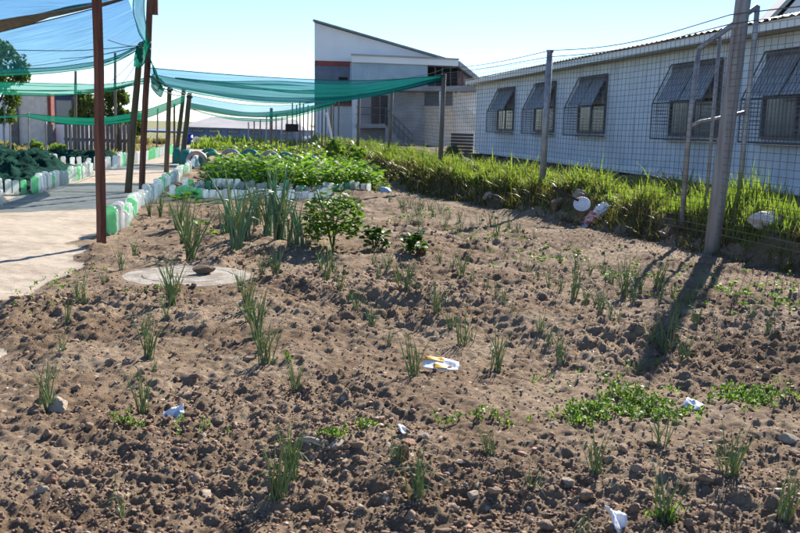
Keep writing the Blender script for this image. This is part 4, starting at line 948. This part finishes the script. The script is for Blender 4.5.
ROWS = [
 ('in the outermost left row', [(48, 412, 48), (53, 380, 20), (76, 300, 22), (105, 284, 16), (60, 352, 24), (68, 324, 26), (84, 305, 38), (122, 271, 22), (134, 257, 20)], 8),
 ('in the row left of the manhole', [(118, 514, 42), (155, 372, 18), (178, 290, 30), (142, 411, 46), (134, 384, 22), (150, 357, 48), (145, 333, 24), (165, 318, 28), (172, 305, 44)], 9),
 ('between the manhole and path bottles', [(191, 260, 52), (184, 243, 44), (178, 232, 36), (197, 247, 34), (160, 216, 22), (150, 218, 20)], 12),
 ('in the row just right of the manhole', [(277, 505, 76), (262, 352, 30), (250, 322, 30), (240, 292, 22), (291, 474, 58), (295, 390, 30), (266, 366, 48), (257, 338, 52), (246, 307, 36), (275, 277, 30), (262, 276, 18)], 13),
 ('in the row below the tall bushy plant', [(418, 499, 64), (388, 345, 16), (350, 303, 18), (320, 270, 24), (398, 466, 34), (414, 377, 46), (372, 327, 24), (357, 315, 28), (341, 293, 26), (327, 281, 34), (333, 272, 22), (378, 276, 20)], 10),
 ('in the row below the two dark plants', [(535, 491, 34), (450, 330, 22), (418, 296, 24), (388, 270, 24), (374, 264, 18), (490, 456, 32), (496, 371, 46), (461, 346, 32), (472, 341, 20), (436, 314, 34), (424, 306, 20), (405, 300, 42), (397, 285, 26), (410, 284, 24)], 9),
 ('in the row left of the large weed patch', [(582, 533, 30), (522, 322, 18), (496, 297, 18), (452, 270, 18), (440, 264, 16), (597, 474, 54), (560, 362, 36), (550, 348, 28), (540, 335, 26), (511, 313, 14), (504, 305, 22), (487, 289, 16), (472, 283, 20), (461, 278, 32)], 9),
 ('in the row through the large weed patch', [(663, 521, 56), (610, 318, 20), (586, 304, 24), (548, 286, 20), (527, 274, 16), (505, 262, 14), (660, 447, 44), (618, 323, 18), (600, 313, 22), (597, 309, 22), (573, 300, 34), (560, 292, 18), (538, 281, 18), (520, 268, 12)], 9),
 ('in the row that meets the post shadow', [(786, 516, 48), (672, 340, 34), (633, 302, 26), (611, 284, 22), (590, 276, 18), (560, 262, 14), (729, 477, 62), (666, 353, 48), (652, 346, 26), (684, 365, 26), (624, 296, 38), (640, 293, 28), (657, 290, 26), (603, 275, 22), (577, 270, 18)], 10),
 ('in the far right row beyond the post shadow', [(717, 344, 14), (688, 308, 28), (660, 302, 24), (700, 290, 18), (735, 300, 16), (767, 334, 24), (751, 322, 24), (695, 325, 24), (678, 316, 26), (672, 296, 16)], 8)]
for where, pts, n in ROWS:
    for i, (px, py, h) in enumerate(sorted(pts, key=lambda t: -t[1])):
        h = h*random.uniform(.85, 1.15)
        first = px == 277
        onion(px, py, h, 'tallest green onion clump in the foreground, left of centre' if first else f'onion clump {where}, {ORD[i]}', None, n+random.randint(-2, 4)+(3 if h > 45 else 0) if px not in (118, 535, 582) else 5, rad=.028 if h > 30 else .02)
for i, (px, py, h, lb) in enumerate([(236, 248, 62, 'leftmost tall leek clump beside the pale onion row'), (226, 238, 36, 'short leek clump left of the tall leeks'), (256, 226, 40, 'leek clump at the back between the two tall ones'), (268, 236, 58, 'left of the two tallest leek clumps'), (279, 239, 64, 'right of the two tallest leek clumps'), (293, 244, 44, 'leek clump just right of the tallest ones'), (300, 247, 34, 'shortest leek clump beside the bushy plant'), (246, 238, 46, 'thin leek clump right of the leftmost tall one')]):
    onion(px, py, h, lb, LK, 15, 'leek_clump', 'leek', .07, 'leek clumps', .2)
# far small seedlings in two faint rows below the bank
k = 0
for (x0, y0, x1, y1, nn, nm) in [(398, 226, 470, 232, 7, 'in the faint row right of the bush'), (405, 212, 520, 233, 9, 'in the second faint row below the bank'), (390, 203, 440, 214, 6, 'in the farthest faint row below the bank')]:
    for i in range(nn):
        f = i/(nn-1); k += 1
        w = ['leftmost', 'second from left', 'third from left', 'fourth from left', 'fifth from left', 'sixth from left', 'seventh from left', 'eighth from left', 'ninth from left'][i]
        onion(x0+(x1-x0)*f+random.uniform(-3, 3), y0+(y1-y0)*f+random.uniform(-1.5, 1.5), random.uniform(10, 20), f'small onion seedling {nm}, {w}', None, 9, rad=.05, grp='small onion seedlings')
onion(497, 238, 26, 'taller thin onion clump standing alone at the end of the faint rows', None, 7, rad=.03, grp='small onion seedlings')

# ------------------------------------------------------------------ weeds (low ground cover), stuff
def weed_patch(name, spots, n, label, rmax=.03, seed=1):
    r_ = random.Random(seed); m = MB()
    for _ in range(n):
        cx, cy, sx, sy = r_.choice(spots); px = r_.gauss(cx, sx); py = r_.gauss(cy, sy)
        p = G(px, py, 0); z = H(p.x, p.y)
        for q in range(r_.randint(5, 8)):
            a = r_.uniform(0, 6.28); l = r_.uniform(.4, 1)*rmax; w = l*.32; c, s_ = math.cos(a), math.sin(a); up = r_.uniform(.005, .03); b = Vector((p.x+r_.uniform(-.012, .012), p.y+r_.uniform(-.012, .012), z+r_.uniform(0, .02)))
            m.add([b, b+Vector((c*l*.5-s_*w, s_*l*.5+c*w, up)), b+Vector((c*l, s_*l, up*.7)), b+Vector((c*l*.5+s_*w, s_*l*.5-c*w, up))], [(0, 1, 2, 3)])
    o = m.build(name, M['weed'], None, False); tag(o, label, 'weeds', kind='stuff')
weed_patch('low_weeds', [(600, 418, 26, 5), (635, 412, 28, 7), (665, 420, 18, 6), (585, 426, 14, 5), (625, 400, 16, 4)], 210, 'mat of small green weeds in the right foreground soil', .035, 1)
weed_patch('low_weeds', [(735, 405, 18, 5), (765, 403, 16, 5), (745, 396, 14, 4)], 110, 'second mat of small weeds near the right edge', .032, 2)
weed_patch('low_weeds', [(455, 430, 14, 3), (485, 424, 10, 3), (330, 452, 14, 3), (370, 440, 10, 2), (190, 435, 18, 4), (650, 365, 10, 3), (505, 428, 8, 2), (30, 310, 20, 8), (50, 285, 16, 5), (75, 275, 14, 4), (165, 298, 18, 4), (560, 380, 30, 5), (130, 432, 8, 2), (668, 527, 8, 2), (290, 360, 6, 3)], 150, 'scattered tiny weeds and sprouts in the tilled soil', .026, 3)
weed_patch('low_weeds', [(430, 215, 30, 6), (500, 238, 25, 5), (560, 255, 30, 6), (640, 275, 30, 7), (720, 285, 30, 8), (770, 300, 20, 8)], 260, 'sparse green sprouts on the bare soil below the bank', .05, 4)

# ------------------------------------------------------------------ grass on the bank, stuff
def grass(name, n, sampler, hmin, hmax, mat, label, wid=.006, seed=3, lean=.5):
    g_ = np.random.default_rng(seed); X, Y = sampler(g_, n); n = len(X); Z = height(X, Y)-.02
    a = g_.uniform(0, 2*np.pi, n); l = g_.uniform(hmin, hmax, n)*(.45+1.05*np.clip(.5+1.2*fbm(X*2.1, Y*2.1, 88, 3), 0, 1))*np.where(g_.random(n) < .06, 1.5, 1); ln = g_.uniform(.05, lean, n)*l; b = g_.uniform(0, 2*np.pi, n); l = l*np.where((Y < 9.1) & (X > 4.6), .6, 1.); ln = ln*np.where((Y < 9.1) & (X > 4.6), .6, 1.); dist = np.hypot(X, Y); w = wid*(.7+.6*g_.random(n))*np.clip(dist/11, .8, 2.2)
    V = np.zeros((n, 7, 3)); dx, dy = np.cos(a)*w, np.sin(a)*w
    for k_, (s, ww) in enumerate(((0, 1), (.4, .95), (.75, .65))):
        cx = X+np.cos(b)*ln*s*s; cy = Y+np.sin(b)*ln*s*s; cz = Z+l*s*(1-.22*s*ln/l)
        V[:, 2*k_] = np.stack([cx-dx*ww, cy-dy*ww, cz], -1); V[:, 2*k_+1] = np.stack([cx+dx*ww, cy+dy*ww, cz], -1)
    V[:, 6] = np.stack([X+np.cos(b)*ln, Y+np.sin(b)*ln, Z+l*(1-.3*ln/l)], -1)
    base = np.arange(n)[:, None]*7
    T = np.array([[0, 1, 3], [0, 3, 2], [2, 3, 5], [2, 5, 4], [4, 5, 6]]); F = (base[:, None, :]+T[None]).reshape(-1, 3)
    o = link(name, np_mesh(name, V.reshape(-1, 3), F, M[mat], True)); tag(o, label, 'grass', kind='stuff'); return o
def samp_bank(lo, hi, y0=4.2, y1=46, pw=1.6):
    def f(g_, n):
        Y = y0*(y1/y0)**(g_.random(n)**.9); X = foot_x(Y)+lo+(hi-lo)*g_.random(n)**pw
        keep = vn(X*1.1, Y*1.1, 95)+.5 > .22*g_.random(n); return X[keep], Y[keep]
    return f
grass('bank_grass', 50000, samp_bank(.33, 2.0, pw=1.05), .08, .34, 'grass', 'tall bright green grass growing on the bank along the fence', .0085, 3, .75)
grass('bank_grass', 12000, samp_bank(.2, 1.8, pw=1.0), .1, .36, 'dry_grass', 'dry brown grass hanging over the front edge of the bank', .004, 4, .9)
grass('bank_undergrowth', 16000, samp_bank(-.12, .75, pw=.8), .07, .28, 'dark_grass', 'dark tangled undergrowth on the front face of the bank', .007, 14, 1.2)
grass('weed_grass', 5000, lambda g_, n: (lambda Y: (5.25+g_.random(n)*.9-.07*(Y-9.3), Y))(8.4+2.4*g_.random(n)), .15, .42, 'grass', 'taller grass clump around the foot of the thick fence post', .008, 6, .35)
grass('field_grass', 6000, lambda g_, n: (g_.uniform(-16, -4, n), g_.uniform(27, 46, n)), .05, .16, 'dry_grass', 'dry grass around the far left beds', .014, 8)
grass('field_grass', 7000, lambda g_, n: (g_.uniform(-3, 4, n), g_.uniform(44, 56, n)), .15, .45, 'grass', 'rough grass at the far end of the garden', .016, 9)

# ------------------------------------------------------------------ loose clods and gravel, stuff
def icos(sub):
    bm = bmesh.new(); bmesh.ops.create_icosphere(bm, subdivisions=sub, radius=1); bm.verts.ensure_lookup_table()
    v = np.array([list(x.co) for x in bm.verts]); f = np.array([[q.index for q in p.verts] for p in bm.faces]); bm.free(); return v, f
def clods(name, n, sub, smin, smax, r0, r1, mat, label, seed, powr=2.2, cond=None):
    g_ = np.random.default_rng(seed); v, f = icos(sub); variants = []
    for q in range(14):
        d = 1+.34*(np.sin(v[:, 0]*3.1+q)*np.sin(v[:, 1]*2.7+q*2)+.5*np.sin(v[:, 2]*5+q*3))+g_.uniform(-.28, .28, len(v)); w_ = v*d[:, None]; 
        for _ in range(3):
            nn = g_.normal(size=3); nn /= np.linalg.norm(nn); e = np.maximum(w_@nn-g_.uniform(.55, .85), 0); w_ = w_-e[:, None]*nn
        variants.append(w_)
    variants = np.array(variants)
    r = 1/(1/r1+(1/r0-1/r1)*g_.random(n)) if powr else g_.uniform(r0, r1, n); th = HEAD+g_.uniform(-R(31), R(31), n)
    X = r*np.sin(th); Y = r*np.cos(th)
    pm = path_mask(X, Y); bm_ = bank_mask(X, Y) > .3; sm = sstep(3.1, 4.2, X+.12*(Y-9))*sstep(7.5, 10, Y)
    dens = (1-.35*(1-sstep(3.6, 5.0, Y)))*np.clip(.6+1.5*fbm(X*.8, Y*.8, 5, 3), .25, 1)*(1-.6*sm)
    keep = ~pm & ~bm_ & (g_.random(n) < dens) & (np.hypot(X-mp.x, Y-mp.y) > mr*1.02)
    X, Y, r = X[keep], Y[keep], r[keep]; n = len(X); s = smin*(smax/smin)**(g_.random(n)**powr)
    Z = height(X, Y)+s*.25; k_ = g_.integers(0, 14, n); a = g_.uniform(0, 6.283, n); ca, sa = np.cos(a), np.sin(a)
    W = variants[k_]*np.stack([s*g_.uniform(.8, 1.3, n), s*g_.uniform(.7, 1.1, n), s*g_.uniform(.5, .9, n)], -1)[:, None, :]
    V = np.stack([W[..., 0]*ca[:, None]-W[..., 1]*sa[:, None]+X[:, None], W[..., 0]*sa[:, None]+W[..., 1]*ca[:, None]+Y[:, None], W[..., 2]+Z[:, None]], -1)
    F = (np.arange(n)[:, None, None]*len(v)+f[None]).reshape(-1, 3)
    o = link(name, np_mesh(name, V.reshape(-1, 3), F, M[mat], False)); tag(o, label, 'soil', kind='stuff')
clods('soil_clods', 6500, 2, .005, .028, 2.3, 9, 'clod', 'loose brown soil clods in the near bed', 1, 4)
clods('soil_crumbs', 60000, 1, .003, .010, 2.3, 9, 'clod', 'fine soil crumbs in the near bed', 2, 1.2)
clods('soil_clods', 12000, 1, .007, .03, 6.5, 20, 'clod', 'loose soil clods in the rear part of the bed', 3, 2.8)
clods('gravel', 1100, 1, .004, .014, 2.3, 10, 'pale_stone', 'pale gravel bits strewn through the soil', 4, 1.6)
clods('gravel', 500, 1, .006, .018, 2.3, 10, 'red_stone', 'reddish gravel bits strewn through the soil', 5, 1.6)

# ------------------------------------------------------------------ net heaps in the left beds
def heap(x0, x1, y0, y1, hz, label, seed, mat='heap'):
    nx, ny = 110, 100; X, Y = np.meshgrid(np.linspace(x0, x1, nx), np.linspace(y0, y1, ny)); u = (X-x0)/(x1-x0); v = (Y-y0)/(y1-y0)
    ed = np.minimum(np.minimum(u, 1-u)*5, np.minimum(v, 1-v)*5).clip(0, 1)**.6
    rid = np.abs(fbm(X*1.6+Y*.8, Y*1.1, seed, 3))**.7*.55; rid2 = np.abs(fbm(X*7+3, Y*4, seed+7, 3))
    Z = hz*ed*(.35+1.1*np.clip(.5+fbm(X*.9, Y*.9, seed+3, 2), 0, 1)-.9*rid-.6*rid2+.15); Z = np.maximum(Z, .012)+height(X.ravel(), Y.ravel()).reshape(X.shape)*.3
    jx = .12*fbm(X*3, Y*3, seed+11, 3)*ed; V = np.stack([X+jx, Y+.12*fbm(X*3+9, Y*3, seed+13, 3)*ed, Z], -1).reshape(-1, 3)
    i, j = np.meshgrid(np.arange(ny-1), np.arange(nx-1), indexing='ij'); F = np.stack([i*nx+j, i*nx+j+1, (i+1)*nx+j+1, (i+1)*nx+j], -1).reshape(-1, 4)
    o = link('net_heap', np_mesh('net_heap', V, F, M[mat], False)); tag(o, label, 'netting')
heap(-8.5, -3.85, 16.4, 22.3, .42, 'crumpled dark green netting heaped over the near left bed', 70)
heap(-6.5, -3.75, 25.2, 29, .32, 'dark green netting bunched low on the bed behind, near the poles', 75)
heap(-11.5, -7.2, 26.5, 31, .35, 'dark green netting spread over the far left bed', 79)

# ------------------------------------------------------------------ trees and background shrubs
def tree(name, px, pyb, pyt, wpx, dist, label, n, leaf, seed, cat='tree', mat='tree', lo=.3):
    b = D(px, pyb, dist); b.z = 0; top = D(px, pyt, dist).z; rad = wpx/FPX*dist/2; e = empty(name, b, label, cat); r_ = random.Random(seed)
    m = MB(); m.tube([(0, 0, -.1), (.05, 0, top*.25), (.1, .05, top*.5), (.0, .1, top*.85)], [.035*top, .028*top, .02*top, .006*top], 8)
    cl = []
    for q in range(26):
        a = r_.uniform(0, 6.28); zz = top*r_.uniform(lo, .93); rr = rad*r_.uniform(.3, .9)*math.sin(math.pi*min(.95, max(.12, (zz/top-lo)/(1-lo))))**.6
        c = Vector((rr*math.cos(a), rr*math.sin(a), zz)); cl.append((c, rad*r_.uniform(.22, .42))); m.tube([(.06, .03, zz*.55), (c.x*.5, c.y*.5, zz*.85), c], [.012*top, .008*top, .003*top], 5)
    m.build('trunk', M['bark'], e)
    g_ = np.random.default_rng(seed); C = np.array([list(c) for c, _ in cl]); S = np.array([s for _, s in cl]); k_ = g_.integers(0, len(cl), n)
    dirs = g_.normal(size=(n, 3)); dirs /= np.linalg.norm(dirs, axis=1)[:, None]; P = C[k_]+dirs*(S[k_]*g_.random(n)**.45)[:, None]
    a = g_.normal(size=(n, 3)); a /= np.linalg.norm(a, axis=1)[:, None]; b2 = np.cross(a, g_.normal(size=(n, 3))); b2 /= np.linalg.norm(b2, axis=1)[:, None]; l = leaf*g_.uniform(.6, 1.3, n)[:, None]
    V = np.stack([P-a*l, P+b2*l*.42, P+a*l, P-b2*l*.42], 1).reshape(-1, 3); F = np.arange(n*4).reshape(-1, 4)
    link('crown', np_mesh('crown', V, F, M[mat], False), e)
tree('broadleaf_tree', -6, 150, 30, 62, 30, 'dark green tree reaching in at the left picture edge', 5200, .10, 1)
tree('background_tree', 88, 150, 92, 34, 44, 'bushy tree behind the blue shed and the nearest post', 3600, .12, 2, lo=.25)
tree('background_tree', 118, 150, 89, 34, 46, 'loose tree between the nearest post and the crossed poles', 3000, .12, 3, lo=.25)
tree('background_tree', 134, 150, 112, 22, 52, 'small yellowish tree behind the crossed poles', 1600, .12, 4, mat='weed', lo=.2)
for i, (px, pyb, pyt, w_, dd, lb, mt) in enumerate([(36, 156, 141, 16, 34, 'green weed clump below the beige wall', 'weed'), (58, 155, 145, 18, 33, 'yellow green weed clump below the white wall panel', 'weed'), (140, 152, 139, 26, 48, 'dry brown shrub on the left behind the path end', 'dry_grass'), (160, 152, 140, 20, 50, 'dry brown shrub right of the first one behind the path end', 'dry_grass'),
       (338, 168, 140, 26, 27, 'loose green shrub at the foot of the white leaning pole', 'weed'), (356, 168, 146, 22, 25, 'loose green shrub left of the far fence posts', 'weed'), (452, 158, 146, 14, 34, 'small shrub beside the dark slatted store', 'tree'), (478, 160, 153, 10, 27, 'dark small bush at the corner of the white building', 'tree'), (10, 158, 146, 18, 34, 'dark weed clump at the left edge below the grey pillar', 'tree')]):
    tree('shrub', px, pyb, pyt, w_, dd, lb, 900, .07, 20+i, 'shrub', mt, .1)
